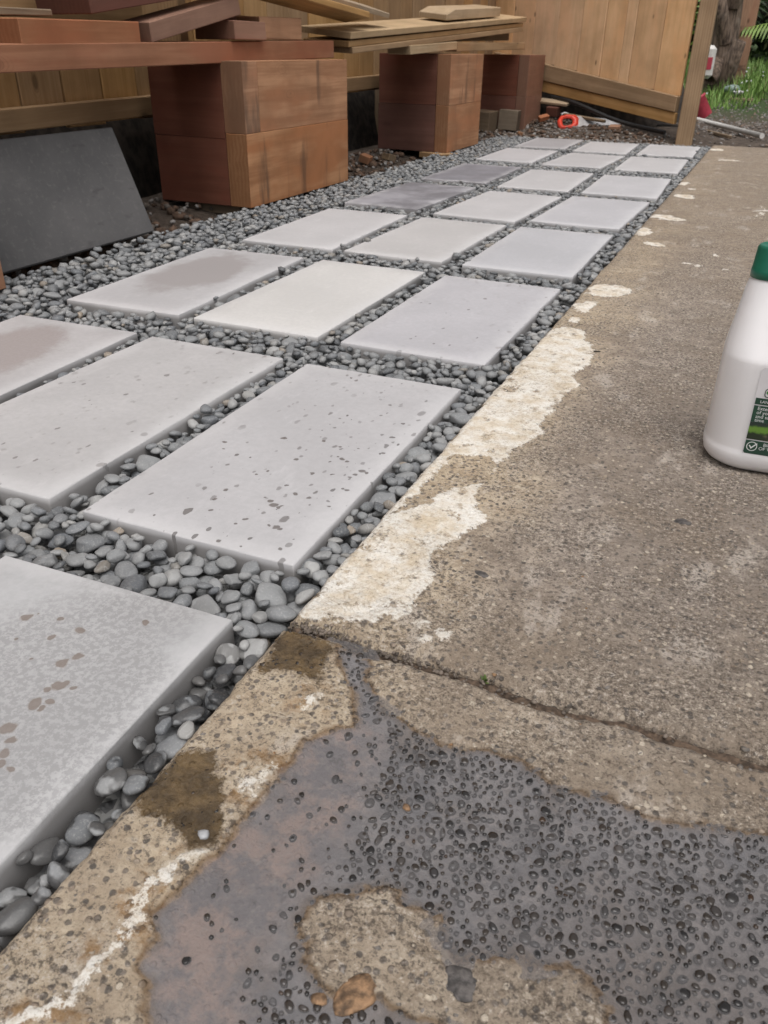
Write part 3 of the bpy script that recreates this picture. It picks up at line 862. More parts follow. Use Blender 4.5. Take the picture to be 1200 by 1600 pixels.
        c = t.mix(t.math('MULTIPLY', mm, blot), c, (0.15, 0.135, 0.128) if key == '2A' else (0.20, 0.165, 0.145))
        ro = mm if ro is None else t.math('MAXIMUM', ro, mm)
    if dark:
        dk = t.mapr(t.noise(pv, 5, 6, 0.65), 0.36, 0.62)
        c = t.mix(t.math('MULTIPLY', dk, dark), c, (0.135, 0.128, 0.138))
    pit = t.mapr(t.n('ShaderNodeTexVoronoi', None, Vector=pv, Scale=130.0).outputs['Distance'], 0.03, 0.07)
    c = t.mix(t.math('MULTIPLY', t.mapr(pit, 0, 1, 1, 0, False), 0.35), c, (0.2, 0.19, 0.18))
    # shade of the gaps painted into the colour of the damp sides
    side_shade = t.mapr(t.math('ADD', sx[2], t.math('MULTIPLY', t.math('SUBTRACT', n2, 0.5), 0.006)), -0.012, -0.002, 1.0, 0.0)
    c = t.mix(t.math('MULTIPLY', side_shade, 0.85), c, (0.215, 0.205, 0.20))
    if ro is not None:
        rough = t.mapr(ro, 0, 1, 0.78, 0.2, False)
    b = t.bump(t.math('ADD', t.math('MULTIPLY', n3, 0.4), t.math('ADD', t.math('MULTIPLY', n2, 0.5), t.math('MULTIPLY', pit, 0.4))), 0.25, 0.0012)
    return t.done(t.bsdf(Base_Color=c, Roughness=rough, Normal=b, Specular_IOR_Level=0.4).outputs[0])


def paver_mesh(seed):
    """cast slab with softened arrises and slightly uneven edges"""
    r = random.Random(seed)
    bm = bmesh.new()
    bmesh.ops.create_grid(bm, x_segments=6, y_segments=10, size=0.5)
    for v in bm.verts:
        v.co.x *= PW; v.co.y *= PL
    ext = bmesh.ops.extrude_face_region(bm, geom=bm.faces[:])
    for v in [g for g in ext['geom'] if isinstance(g, bmesh.types.BMVert)]:
        v.co.z -= PT
        v.co.x *= 1.006; v.co.y *= 1.003
    bmesh.ops.recalc_face_normals(bm, faces=bm.faces[:])
    edges = [e for e in bm.edges if len(e.link_faces) == 2 and e.calc_face_angle(0) > 1.0]
    bmesh.ops.bevel(bm, geom=edges, offset=0.0020, segments=2, affect='EDGES', profile=0.5)
    for v in bm.verts:
        if v.co.z > -0.01:
            ed = max(abs(v.co.x) / (PW / 2), abs(v.co.y) / (PL / 2))
            v.co.z += 0.0006 * r.uniform(-1, 1) if ed < 0.9 else 0
            if ed > 0.96:
                v.co.z += r.uniform(-0.0006, 0.0002); v.co.x += r.uniform(-.0006, .0006); v.co.y += r.uniform(-.0006, .0006)
    me = bpy.data.meshes.new('paver')
    bm.to_mesh(me); bm.free()
    for p_ in me.polygons: p_.use_smooth = True
    return me


G = (0.455, 0.445, 0.462)
PM = {
    '1A': dict(base=(0.445, 0.440, 0.445), damp=0.26, speck=0.72, blot=0.8, damp_col=(0.285, 0.275, 0.27)),
    '2A': dict(base=(0.475, 0.462, 0.470), drops=0.8, blot=0.85), '2B': dict(base=(0.465, 0.45, 0.45), drops=0.45), '2C': dict(base=(0.45, 0.43, 0.432), damp=0.75, speck=0.5, damp_col=(0.29, 0.25, 0.24)),
    '3A': dict(base=(0.475, 0.462, 0.482), drops=0.35), '3B': dict(base=(0.60, 0.582, 0.565)), '3C': dict(base=(0.47, 0.455, 0.462), damp=0.8, damp_col=(0.275, 0.25, 0.245)),
    '4A': dict(base=(0.475, 0.470, 0.49)), '4B': dict(base=(0.51, 0.492, 0.487)), '4C': dict(base=(0.515, 0.50, 0.505)),
    '5A': dict(base=(0.49, 0.48, 0.50)), '5B': dict(base=(0.505, 0.49, 0.495)), '5C': dict(base=(0.33, 0.32, 0.345), dark=0.8),
    '6A': dict(base=(0.49, 0.48, 0.495)), '6B': dict(base=(0.49, 0.475, 0.48)), '6C': dict(base=(0.26, 0.25, 0.275), dark=0.6),
    '7A': dict(base=(0.50, 0.485, 0.49)), '7B': dict(base=(0.47, 0.455, 0.46)), '7C': dict(base=(0.47, 0.455, 0.465)),
    '8A': dict(base=(0.50, 0.485, 0.49)), '8B': dict(base=(0.48, 0.465, 0.47)), '8C': dict(base=(0.36, 0.345, 0.355)),
}
PLAB = {
    '1A': 'nearest pale grey concrete paver with brown damp blotches, cut off at the left edge',
    '2A': 'large pale paver covered in dark water drops, beside the cream lime stain',
    '2B': 'pale paver left of the drop-splashed one, reaching the left edge',
    '2C': 'paver at the left edge with a brownish damp centre',
    '3A': 'cool grey paver by the path, next beyond the drop-splashed paver',
    '3B': 'whitest paver, in the middle column',
    '3C': 'pale paver with a long oval damp stain, nearest the leaning slab',
    '4A': 'plain pale paver by the path, fourth from the camera',
    '4B': 'pale paver in the middle column just beyond the whitest paver',
    '4C': 'pale paver below the near corner of the large timber crate',
    '5A': 'paver by the path, fifth from the camera',
    '5B': 'paver in the middle column, to the right of the cloudy dark grey paver',
    '5C': 'dark grey paver with cloudy pale patches, in the left column',
    '6A': 'paver by the path, third from the far end',
    '6B': 'paver in the middle column, third from the far end',
    '6C': 'evenly dark grey paver in the left column, nearest the second crate',
    '7A': 'paver by the path, second from the far end',
    '7B': 'paver in the middle column, second from the far end',
    '7C': 'pale paver in the left column, beyond the evenly dark one',
    '8A': 'farthest paver by the path, at the foot of the fence post',
    '8B': 'farthest paver of the middle column',
    '8C': 'farthest paver of the left column, dull grey',
}
for k, (x, y, a) in PAV.items():
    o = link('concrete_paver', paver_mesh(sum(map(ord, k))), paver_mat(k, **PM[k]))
    o.location = (x, y, random.uniform(-0.0015, 0.0015))
    o.rotation_euler = (R(random.uniform(-.12, .12)), R(random.uniform(-.12, .12)), R(a))
    tag(o, PLAB[k], 'paver', 'concrete pavers laid in three columns')

# ================================================================== PEBBLES
# drop ellipsoids one by one onto a height map of the strips between the pavers
CELL = 0.004
X0, X1, Y0, Y1 = -1.40, EDGE + 0.006, -0.66, 5.36
nx, ny = int((X1 - X0) / CELL), int((Y1 - Y0) / CELL)
hx = X0 + (np.arange(nx) + 0.5) * CELL; hy = Y0 + (np.arange(ny) + 0.5) * CELL
HX, HY = np.meshgrid(hx, hy)
bed = -0.0385 + 0.012 * sstep(-1.02, -1.25, HX)
H = bed + 0.006 * (vnoise(HX, HY, 25, 91, 2) - 0.5)
solid = HX > EDGE - 0.001
for k, (x, y, a) in PAV.items():
    ca, sa = math.cos(R(a)), math.sin(R(a))
    u = (HX - x) * ca + (HY - y) * sa; v = -(HX - x) * sa + (HY - y) * ca
    solid |= (np.abs(u) < PW / 2) & (np.abs(v) < PL / 2)
H[solid] = 0.0
edge_x = -1.275 - 0.05 * (vnoise(HX * 0, HY, 2.0, 95, 3) - 0.5) - 0.02 * (vnoise(HX, HY, 12, 96, 2) - 0.5)
far_y = 5.13 + 0.25 * (vnoise(HX, HY * 0, 3, 97, 2) - 0.5)
free = (~solid) & (HX > edge_x) & (HY < far_y) & (HY > -0.60)
# only what the photograph can see: drop the corner hidden left of the frame
free &= ~((HX < -0.44) & (HY < -0.13)) & ~((HX < -1.02) & (HY < 0.10)) & ~((HX < -0.62) & (HY < -0.03))
fy, fx = np.nonzero(free)
NSHAPE = 28


def shape(V, seed):
    r = np.random.default_rng(seed)
    ks = r.normal(size=(5, 3)) * 1.5
    ph = r.uniform(0, 6.28, 5)
    am = r.uniform(0.03, 0.11, 5)
    f = 1 + sum(am[i] * np.sin(V @ ks[i] + ph[i]) for i in range(5))
    P_ = V * f[:, None]
    for _ in range(4):                                  # worn flats
        nn = r.normal(size=3); nn /= np.linalg.norm(nn)
        ex_ = np.maximum(P_ @ nn - r.uniform(0.62, 0.85), 0)
        P_ = P_ - nn * (ex_ * 0.75)[:, None]
    pw = r.uniform(0.82, 1.0)
    P_ = np.sign(P_) * np.abs(P_) ** pw
    return P_ / np.abs(P_).max(0)


SH1 = [shape(I1V, 100 + i) for i in range(NSHAPE)]
SH2 = [shape(I2V, 100 + i) for i in range(NSHAPE)]
ico = bmesh.new(); bmesh.ops.create_icosphere(ico, subdivisions=3, radius=1.0)
I3V = np.array([v.co[:] for v in ico.verts]); I3F = np.array([[v.index for v in f.verts] for f in ico.faces]); ico.free()
SH3 = [shape(I3V, 100 + i) for i in range(NSHAPE)]
PEB = []
dens_y = np.where(hy[fy] < 0.9, 1.0, 1.0)


def rotm(yaw, tx, ty):
    return np.array(Euler((tx, ty, yaw), 'XYZ').to_matrix())


NT_ = 30000
cand = rng.integers(0, len(fy), (NT_, 7))
near_i = np.nonzero((hy[fy] < 0.80) & (hx[fx] > -0.85))[0]
NEAR = 5500
cand2 = near_i[rng.integers(0, len(near_i), (NEAR, 45))]
HH = H
limit_base = 0.0015
for it in range(NT_ + NEAR):
    ci = cand2[it - NT_] if it >= NT_ else cand[it] if it > NT_ * 0.5 else cand[it, :3]
    hv = HH[fy[ci], fx[ci]]
    k = ci[np.argmin(hv)]
    cx = hx[fx[k]] + rng.uniform(-.002, .002); cy = hy[fy[k]] + rng.uniform(-.002, .002)
    late = it > NT_ * 0.66
    if it >= NT_:
        if cx > 0.0 and cy < -0.1 and rng.random() < 0.6: continue
        a = 0.0070 + 0.0085 * rng.random()
    elif late:
        a = 0.0060 + 0.0075 * rng.random()
    else:
        a = 0.0108 + 0.0112 * rng.random() ** 1.5
        if cx > -0.02 and cy < -0.02: a = 0.0135 + 0.0085 * rng.random()
    b_ = a * rng.uniform(0.66, 0.95); c_ = a * rng.uniform(0.38, 0.62)
    Rm = rotm(rng.uniform(0, 6.28), rng.normal() * 0.28, rng.normal() * 0.28)
    A = Rm @ np.diag([1 / a**2, 1 / b_**2, 1 / c_**2]) @ Rm.T
    n_ = int(a / CELL) + 2
    i0, i1 = max(0, int((cy - Y0) / CELL) - n_), min(ny, int((cy - Y0) / CELL) + n_ + 1)
    j0, j1 = max(0, int((cx - X0) / CELL) - n_), min(nx, int((cx - X0) / CELL) + n_ + 1)
    dx = hx[j0:j1][None, :] - cx; dy = hy[i0:i1][:, None] - cy
    B = A[0, 2] * dx + A[1, 2] * dy
    Cq = A[0, 0] * dx * dx + 2 * A[0, 1] * dx * dy + A[1, 1] * dy * dy - 1
    disc = B * B - A[2, 2] * Cq
    ok = disc > 0
    if not ok.any(): continue
    rt = np.sqrt(np.where(ok, disc, 0))
    zl = (-B - rt) / A[2, 2]; zu = (-B + rt) / A[2, 2]
    sub_h = HH[i0:i1, j0:j1]
    z0 = np.max(np.where(ok, sub_h - zl, -9)) - 0.10 * c_
    top = z0 + np.max(np.where(ok, zu, -9))
    lim = limit_base + (0.007 if cx < -1.03 else 0) + (0.006 if rng.random() < 0.025 else 0) - (0.0035 if (cy < 0.75) else 0.001)
    if top > lim: continue
    HH[i0:i1, j0:j1] = np.where(ok, np.maximum(sub_h, z0 + zu), sub_h)
    PEB.append((cx, cy, z0, a, b_, c_, Rm, top))
# a few pebbles kicked up onto the pavers
for (x, y) in ((-0.655, 1.62), (-0.668, 1.86), (-0.345, 1.55), (-0.338, 0.33), (-0.60, 0.66), (-0.31, 1.63), (-0.67, 4.38), (0.035, 2.14), (0.03, 1.49)):
    a = 0.014; Rm = rotm(rng.uniform(0, 6.28), 0.1, 0.1)
    PEB.append((x, y, 0.004, a, a * .8, a * .55, Rm, 0.013))

# the finer gravel they lie on
step = 5
bxs, bys = hx[::step], hy[::step]
BXg, BYg = np.meshgrid(bxs, bys)
BZg = -0.041 + 0.012 * sstep(-1.02, -1.25, BXg) - 0.03 * sstep(-1.27, -1.36, BXg) + 0.006 * (vnoise(BXg, BYg, 60, 131, 2) - 0.5)
idx = np.arange(BXg.size).reshape(BXg.shape)
q = np.stack([idx[:-1, :-1], idx[:-1, 1:], idx[1:, 1:], idx[1:, :-1]], -1).reshape(-1, 4)
t = NT('fine_gravel')
vo = t.n('ShaderNodeTexVoronoi', None, Vector=t.pos(), Scale=110.0)
vc = t.n('ShaderNodeSeparateColor', None, Color=vo.outputs['Color']).outputs
c = t.ramp(vc[0], [(0, (0.07, 0.07, 0.072)), (0.5, (0.15, 0.152, 0.155)), (1, (0.24, 0.238, 0.23))])
M['fine_gravel'] = t.done(t.bsdf(Base_Color=c, Roughness=0.9, Normal=t.bump(t.mapr(vo.outputs['Distance'], 0.0, 0.6, 1.0, 0.0), 1.0, 0.006)).outputs[0])
tag(link('gravel_base', mesh_np('gravel_base', np.stack([BXg, BYg, BZg], -1).reshape(-1, 3), q, True), M['fine_gravel']), kind='structure')

# which of them show largest: rank by size over distance, top layer, inside the view
def px(P3):
    v = np.asarray(P3) - CAM_POS
    z = v @ CAM_D
    return 600 + 1260 * (v @ CAM_R) / z, 800 - 1260 * (v @ CAM_U) / z, z


rank = []
for i, pb in enumerate(PEB):
    u, v, z = px((pb[0], pb[1], pb[2]))
    if not (-5 < u < 1205 and -5 < v < 1605): continue
    hi = HH[min(ny - 1, max(0, int((pb[1] - Y0) / CELL))), min(nx - 1, max(0, int((pb[0] - X0) / CELL)))]
    if pb[7] < hi - 0.004: continue
    rank.append((pb[3] / z, i))
rank.sort(reverse=True)
single = set(i for _, i in rank[:300])


def pebble_mat(kind):
    t = NT('pebble_' + kind)
    p = t.pos()
    if kind == 'single':
        rnd = t.n('ShaderNodeSeparateColor', None, Color=t.n('ShaderNodeObjectInfo').outputs['Color']).outputs[0]
    else:
        rnd = t.attr('rnd')
    base = t.ramp(rnd, [(0.0, (0.105, 0.110, 0.117)), (0.2, (0.215, 0.221, 0.226)), (0.5, (0.30, 0.301, 0.300)), (0.72, (0.15, 0.158, 0.170)), (0.88, (0.36, 0.357, 0.35)), (0.97, (0.235, 0.225, 0.21)), (1.0, (0.31, 0.255, 0.20))])
    n1 = t.noise(p, 55, 5, 0.6); n2 = t.noise(p, 420, 4, 0.65)
    c = t.mix(t.mapr(n1, 0.3, 0.7, 0.0, 0.5), base, t.mix(1.0, base, (0.62, 0.62, 0.63), 'MULTIPLY'))
    c = t.mix(t.mapr(n2, 0.48, 0.72, 0.0, 0.5), c, (0.36, 0.355, 0.345))
    # pale veins
    vn = t.n('ShaderNodeTexWave', None, Vector=p, Scale=28.0, Distortion=9.0, Detail=2.0, Detail_Scale=1.5).outputs['Fac']
    c = t.mix(t.math('MULTIPLY', t.mapr(vn, 0.965, 1.0), t.mapr(rnd, 0.75, 0.9, 0.0, 0.4)), c, (0.42, 0.42, 0.41))
    # still wet in patches by the near end of the path
    sx = t.n('ShaderNodeSeparateXYZ', None, Vector=p).outputs
    w = t.mapr(t.noise(p, 26, 3, 0.5), 0.455, 0.49)
    w = t.math('MULTIPLY', w, t.mapr(sx[1], -0.02, -0.2))
    w = t.math('MULTIPLY', w, 0.95)
    c = t.mix(w, c, t.mix(1.0, c, (0.33, 0.32, 0.315), 'MULTIPLY'))
    rough = t.mapr(w, 0, 1, 0.62, 0.25, False)
    return t.done(t.bsdf(Base_Color=c, Roughness=rough, Normal=t.bump(t.math('ADD', n2, n1), 0.22, 0.0012), Specular_IOR_Level=0.38).outputs[0])


M['pebble'] = pebble_mat('single'); M['pebbles'] = pebble_mat('bed')


def zone(x, y):
    if x > -0.003:
        if y < -0.30: return 'between the nearest paver and the path, lower left'
        if y < -0.11: return 'between the nearest paver and the brown wet patches'
        if y < 0.0: return 'at the path edge by the near joint'
        if y < 0.60: return 'between the drop-splashed paver and the cream stained path'
        return 'in the path edge strip past the drop-splashed paver'
    if y < 0.01:
        if x > -0.16: return 'in the near wide gap, toward the path'
        return 'in the near wide gap, toward the left edge'
    if y < 0.605 and x > -0.40: return 'in the slot along the left side of the drop-splashed paver'
    if y < 0.605 and x > -0.76: return 'in the slot beside the paver with the brownish damp centre'
    if y < 0.80 and x > -0.33: return 'in the gap beyond the drop-splashed paver'
    if y < 0.80 and x > -0.68: return 'in the gap in front of the whitest paver'
    if x > -1.01 and y < 0.80: return 'in the gap in front of the oval-stained paver'
    if x <= -1.01: return 'in the border below the leaning dark slab'
    return 'among the pavers round the whitest one'


def look(r_, a):
    tone = 'brownish' if r_ > 0.94 else 'dark grey' if (r_ < 0.13 or 0.64 < r_ < 0.8) else 'pale grey' if (0.4 < r_ < 0.6 or r_ > 0.83) else 'mid grey'
    size = 'large ' if a > 0.0205 else 'small ' if a < 0.0145 else ''
    return (size + tone + ' pebble ').strip()


shared = []
for i in range(NSHAPE):
    me = mesh_np('pebble', SH3[i], I3F, True)
    me.materials.append(M['pebble'])
    shared.append(me)
BV, BF, BR = [], [], []
off = 0
for i, (cx, cy, z0, a, b_, c_, Rm, top) in enumerate(PEB):
    s = i % NSHAPE
    if i in single:
        o = bpy.data.objects.new('river_pebble', shared[s])
        C.objects.link(o)
        Mx = Matrix(Rm.tolist()).to_4x4() @ Matrix.Diagonal((a, b_, c_, 1.0))
        Mx.translation = (cx, cy, z0)
        o.matrix_basis = Mx
        zl_ = zone(cx, cy)
        rv = float(rng.random())
        if rv > 0.93 and a > 0.013: rv -= 0.25
        o.color = (rv, rv, rv, 1.0)
        tag(o, look(rv, a) + ' ' + zl_, 'pebble', 'pebbles ' + zl_)
        continue
    near = cy < 0.55
    V0, F0_ = (SH2[s], I2F) if near else (SH1[s], I1F)
    V = (V0 * np.array([a, b_, c_])) @ Rm.T + np.array([cx, cy, z0])
    BV.append(V); BF.append(F0_ + off); off += len(V)
    BR.append(np.full(len(V), rng.random()))
me = mesh_np('pebble_bed', np.concatenate(BV), np.concatenate(BF), True)
fattr(me, 'rnd', np.concatenate(BR))
o = tag(link('pebble_bed', me, M['pebbles']), 'bed of smooth grey river pebbles filling the strips around the pavers', 'pebbles', kind='stuff')

# gravel and rubble beyond the pavers and on the right
GV, GF, GR, off = [], [], [], 0
for i in range(5200):
    if i < 2600:
        x, y = rng.uniform(-1.5, 0.15), rng.uniform(4.98, 6.2)
        f = F0[1] + 0.1 + (x - F0[0]) / FD[0] * FD[1]
        if y > f or rng.random() > 0.45 + 0.55 * sstep(5.6, 5.0, y): continue
        if x < -1.24 and y > 5.42: continue
    elif i < 3200:
        x, y = rng.uniform(-1.7, -1.27), rng.uniform(0.9, 5.4)
    else:
        x, y = rng.uniform(-0.2, 1.4), rng.uniform(5.25, 8.6)
        if y < 5.9 and rng.random() < 0.7: continue
    skip = False
    for k, (pxx, pyy, aa) in PAV.items():
        if abs(x - pxx) < 0.155 and abs(y - pyy) < 0.305: skip = True; break
    if skip: continue
    a = rng.uniform(0.006, 0.016) if i < 3200 else rng.uniform(0.006, 0.014)
    Rm = rotm(rng.uniform(0, 6.28), rng.normal() * .4, rng.normal() * .4)
    V = (SH1[i % NSHAPE] * (1 + 0.25 * (rng.random((nI, 1)) - .5)) * np.array([a, a * rng.uniform(.6, .9), a * rng.uniform(.45, .8)])) @ Rm.T
    V = V + np.array([x, y, float(ground_z(np.array(x), np.array(y))) + 0.004 + (0.01 if y < 5.3 else 0)])
    GV.append(V); GF.append(I1F + off); off += nI
    GR.append(np.full(nI, rng.random()))
me = mesh_np('gravel', np.concatenate(GV), np.concatenate(GF), False)
fattr(me, 'rnd', np.concatenate(GR))
t = NT('gravel')
rnd = t.attr('rnd')
c = t.ramp(rnd, [(0, (0.10, 0.08, 0.065)), (0.4, (0.20, 0.18, 0.165)), (0.7, (0.26, 0.25, 0.24)), (0.9, (0.19, 0.12, 0.08)), (1, (0.36, 0.33, 0.29))])
M['gravel'] = t.done(t.bsdf(Base_Color=c, Roughness=0.9).outputs[0])
tag(link('gravel', me, M['gravel']), 'loose broken gravel on the bare earth past the pavers', 'gravel', kind='stuff')

# ================================================================== FENCES
FX = -1.74
fence = tag(empty('paling_fence', (FX, 2.5, 0.25)), 'pine paling fence with low rail running behind the stacked timber', 'fence')
y = -0.6
k = 0
while y < 6.2:
    w = 0.178 + random.uniform(-0.004, 0.004)
    x = FX - 0.012 + random.uniform(-.003, .003)
    board('paling', (x, y + w / 2, 0.245 + 0.012 * y + random.uniform(-.006, .006)), (x, y + w / 2, 1.85), 0.021, w, M['pine'], fence, jit=0.0012)
    y += w + 0.006 + random.uniform(-.002, .004)
    k += 1
for (ya, yb) in ((-0.6, 4.17), (4.18, 6.2)):
    board('rail', (FX + 0.020, ya, 0.283 + 0.0125 * ya), (FX + 0.020, yb, 0.283 + 0.0125 * yb), 0.042, 0.064, M['pine'], fence)
board('rail', (FX + 0.020, -0.6, 1.02), (FX + 0.020, 6.2, 1.05), 0.042, 0.075, M['pine'], fence)
for yy in (0.35, 2.35, 4.35, 6.1):
    board('post', (FX - 0.07, yy, -0.4), (FX - 0.07, yy, 1.85), 0.09, 0.09, M['grey_wood'], fence)

end = tag(empty('end_fence', (F0[0], F0[1], 0.0)), 'pale pine end fence with sloping bottom rail and square corner post', 'fence')


def fp(tt, off, z):
    p_ = F0 + FD * tt - FN * off
    return (p_[0], p_[1], z)


cuts = [0.02, 0.229, 0.451, 0.535, 0.700, 0.909, 1.132, 1.362, 1.58, 1.80]
for a, b_ in zip(cuts[:-1], cuts[1:]):
    mid = (a + b_) / 2
    zb = 0.24 + 0.13 * mid
    p0, p1 = Vector(fp(mid, 0.0 + random.uniform(-.003, .003), zb)), Vector(fp(mid + random.uniform(-.004, .004), 0.0, 1.9))
    o = board('paling', (0, 0, 0), (0, 0, 1.9 - zb), 0.020, b_ - a - 0.004, M['pine_fence'])
    xax = (p1 - p0).normalized(); nrm = Vector((FN[0], FN[1], 0)); yax = nrm; zax = xax.cross(yax).normalized(); yax = zax.cross(xax)
    Mx = Matrix((xax, yax, zax)).transposed().to_4x4(); Mx.translation = (p0 + p1) / 2
    o.parent = end
    o.matrix_basis = parent_inv(end) @ Mx


def slope_rail(t0, zt0, zb0, t1, zt1, zb1, off, th, mat):
    """rail whose top and bottom edges are both sloping (heights at two ends)"""
    vs = []
    for tt, zt, zb in ((t0, zt0, zb0), (t1, zt1, zb1)):
        for o_ in (off, off + th):
            vs.append(fp(tt, o_, zb)); vs.append(fp(tt, o_, zt))
    # local frame: X along the rail
    p0, p1 = Vector(fp(t0, off + th / 2, (zt0 + zb0) / 2)), Vector(fp(t1, off + th / 2, (zt1 + zb1) / 2))
    xa = (p1 - p0).normalized(); ya = Vector((FN[0], FN[1], 0)); za = xa.cross(ya).normalized(); ya = za.cross(xa)
    Mx = Matrix((xa, ya, za)).transposed().to_4x4(); Mx.translation = (p0 + p1) / 2
    inv = Mx.inverted()
    bm = bmesh.new()
    bv = [bm.verts.new(inv @ Vector(v)) for v in vs]
    for f in ((0, 1, 3, 2), (4, 6, 7, 5), (0, 4, 5, 1), (2, 3, 7, 6), (1, 5, 7, 3), (0, 2, 6, 4)):
        bm.faces.new([bv[i] for i in f])
    bmesh.ops.recalc_face_normals(bm, faces=bm.faces[:])
    bmesh.ops.bevel(bm, geom=bm.edges[:], offset=0.003, segments=1, affect='EDGES')
    me = bpy.data.meshes.new('rail'); bm.to_mesh(me); bm.free()
    o = link('rail', me, mat, end)
    o.matrix_basis = parent_inv(end) @ Mx
    return o


slope_rail(0.01, 0.254, 0.166, 1.72, 0.477, 0.365, 0.012, 0.04, M['pine'])
slope_rail(0.01, 0.162, 0.095, 1.72, 0.361, 0.292, 0.010, 0.03, M['pine'])
o = board('post', (-0.138, 5.375, -0.4), (-0.138, 5.375, 2.0), 0.098, 0.098, M['pine'], end, bev=0.004)

# ================================================================== TIMBER CRATES
def crate(label, x0, x1, y0, y1, zb, zt, split, front, mat_f, mat_b, facing=None):
    """stacked solid timbers: two courses, each a front beam and a back block"""
    e = tag(empty('timber_crate', ((x0 + x1) / 2, (y0 + y1) / 2, zb)), label, 'timber crate', 'timber crates along the boundary fence')
    cells = facing or [(0, 1, zb, split), (0, 1, split, zt)]
    for a, b_, za, zc in cells:
        ya, yb = y0 + (y1 - y0) * a + (0.0004 if a > 0 else 0), y0 + (y1 - y0) * b_ - (0.0004 if b_ < 1 else 0)
        za, zc = za + (0.0005 if za > zb else 0), zc - (0.0005 if zc < zt else 0)
        jx_ = random.uniform(-0.0012, 0.0012)
        board('front_timber', (x1 - front / 2 + jx_, ya, (za + zc) / 2), (x1 - front / 2 + jx_, yb, (za + zc) / 2), front, zc - za, mat_f, e, bev=0.0012, jit=0.0003)
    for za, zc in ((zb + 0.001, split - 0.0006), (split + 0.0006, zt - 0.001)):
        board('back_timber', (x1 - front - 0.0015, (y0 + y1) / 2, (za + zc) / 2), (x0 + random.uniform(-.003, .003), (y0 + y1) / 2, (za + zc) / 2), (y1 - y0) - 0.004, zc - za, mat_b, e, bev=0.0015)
    return e


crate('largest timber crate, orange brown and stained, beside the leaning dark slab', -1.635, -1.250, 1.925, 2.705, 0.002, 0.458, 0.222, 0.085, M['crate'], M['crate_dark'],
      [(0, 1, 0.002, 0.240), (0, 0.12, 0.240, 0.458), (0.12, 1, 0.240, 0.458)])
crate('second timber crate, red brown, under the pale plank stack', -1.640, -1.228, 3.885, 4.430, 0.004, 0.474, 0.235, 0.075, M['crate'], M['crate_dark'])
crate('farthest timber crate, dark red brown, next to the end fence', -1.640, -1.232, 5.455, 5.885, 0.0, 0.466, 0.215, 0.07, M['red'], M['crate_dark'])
crate('timber crate at the left edge, only its corner in view', -1.600, -1.188, -0.10, 0.745, 0.0, 0.424, 0.21, 0.08, M['crate'], M['crate_dark'])


def packer(label, p0, p1, w, h, mat, roll=0.0, name='timber_offcut', cat='offcut'):
    return tag(board(name, p0, p1, w, h, mat, None, roll, bev=0.002, jit=0.0015), label, cat)


packer('pale wedge of timber packing up the second crate', (-1.36, 3.93, -0.010), (-1.20, 3.86, -0.010), 0.13, 0.026, M['pine'])
packer('packing block under the near end of the largest crate', (-1.55, 2.0, -0.016), (-1.32, 2.0, -0.016), 0.09, 0.034, M['grey_wood'])
packer('packing block under the far end of the largest crate', (-1.55, 2.62, -0.016), (-1.30, 2.62, -0.016), 0.09, 0.034, M['grey_wood'])
packer('grey timber block leaning at the foot of the farthest crate', (-1.56, 5.34, 0.068), (-1.41, 5.31, 0.062), 0.13, 0.125, M['grey_wood'], 0.04)
packer('pale timber block against the farthest crate, beside the grey block', (-1.39, 5.40, 0.075), (-1.255, 5.40, 0.070), 0.085, 0.125, M['grey_wood'])

# ================================================================== LEANING SLAB
me = box_mesh(0.66, 0.31, 0.032, 0.003)
t = NT('dark_slab')
p = t.coord()
n1 = t.noise(p, 5, 6); n2 = t.noise(p, 60, 6, 0.65)
c = t.mix(t.mapr(n1, 0.3, 0.7), (0.082, 0.080, 0.081), (0.115, 0.110, 0.110))
c = t.mix(t.mapr(n2, 0.5, 0.75, 0, 0.55), c, (0.165, 0.155, 0.15))
c = t.mix(t.mapr(t.noise(t.mapping(p, (1, 7, 1), (3, 1, 0), (0, 0, 0.6)), 14, 6, 0.75), 0.60, 0.70, 0, 0.35), c, (0.2, 0.19, 0.185))
c = t.mix(t.mapr(t.noise(t.mapping(p, (3, 9, 1)), 3, 5), 0.60, 0.72, 0, 0.5), c, (0.05, 0.047, 0.047))
M['slab'] = t.done(t.bsdf(Base_Color=c, Roughness=0.8, Normal=t.bump(n2, 0.3, 0.0015)).outputs[0])
o = link('paving_slab', me, M['slab'])
b0 = Vector((-1.309, 1.457, 0.0)); tp = Vector((-1.418, 1.457, 0.286))
ux = Vector((0, 1, 0)); uy = (tp - b0).normalized(); uz = ux.cross(uy)
Mx = Matrix((ux, uy, uz)).transposed().to_4x4()
Mx.translation = b0 + uy * 0.153 - ux * 0.33 - uz * 0.016 * (1 if uz.x > 0 else -1)
o.matrix_basis = Mx
tag(o, 'dark charcoal paving slab leaning on edge below the fence rail', 'paving slab')
packer('rough stake holding up the leaning dark slab', (-1.47, 1.15, -0.04), (-1.47, 1.15, 0.2), 0.06, 0.06, M['grey_wood'], 0, 'timber_stake', 'stake')

# ================================================================== TIMBER STACK
def timber(label, p0, p1, w, h, mat, roll=0.0, name='timber', cat='timber', group='timber stacked on the crates'):
    o = board(name, p0, p1, w, h, mat, None, roll, bev=0.0025, jit=0.0018)
    return tag(o, label, cat, group)


XF = -1.330
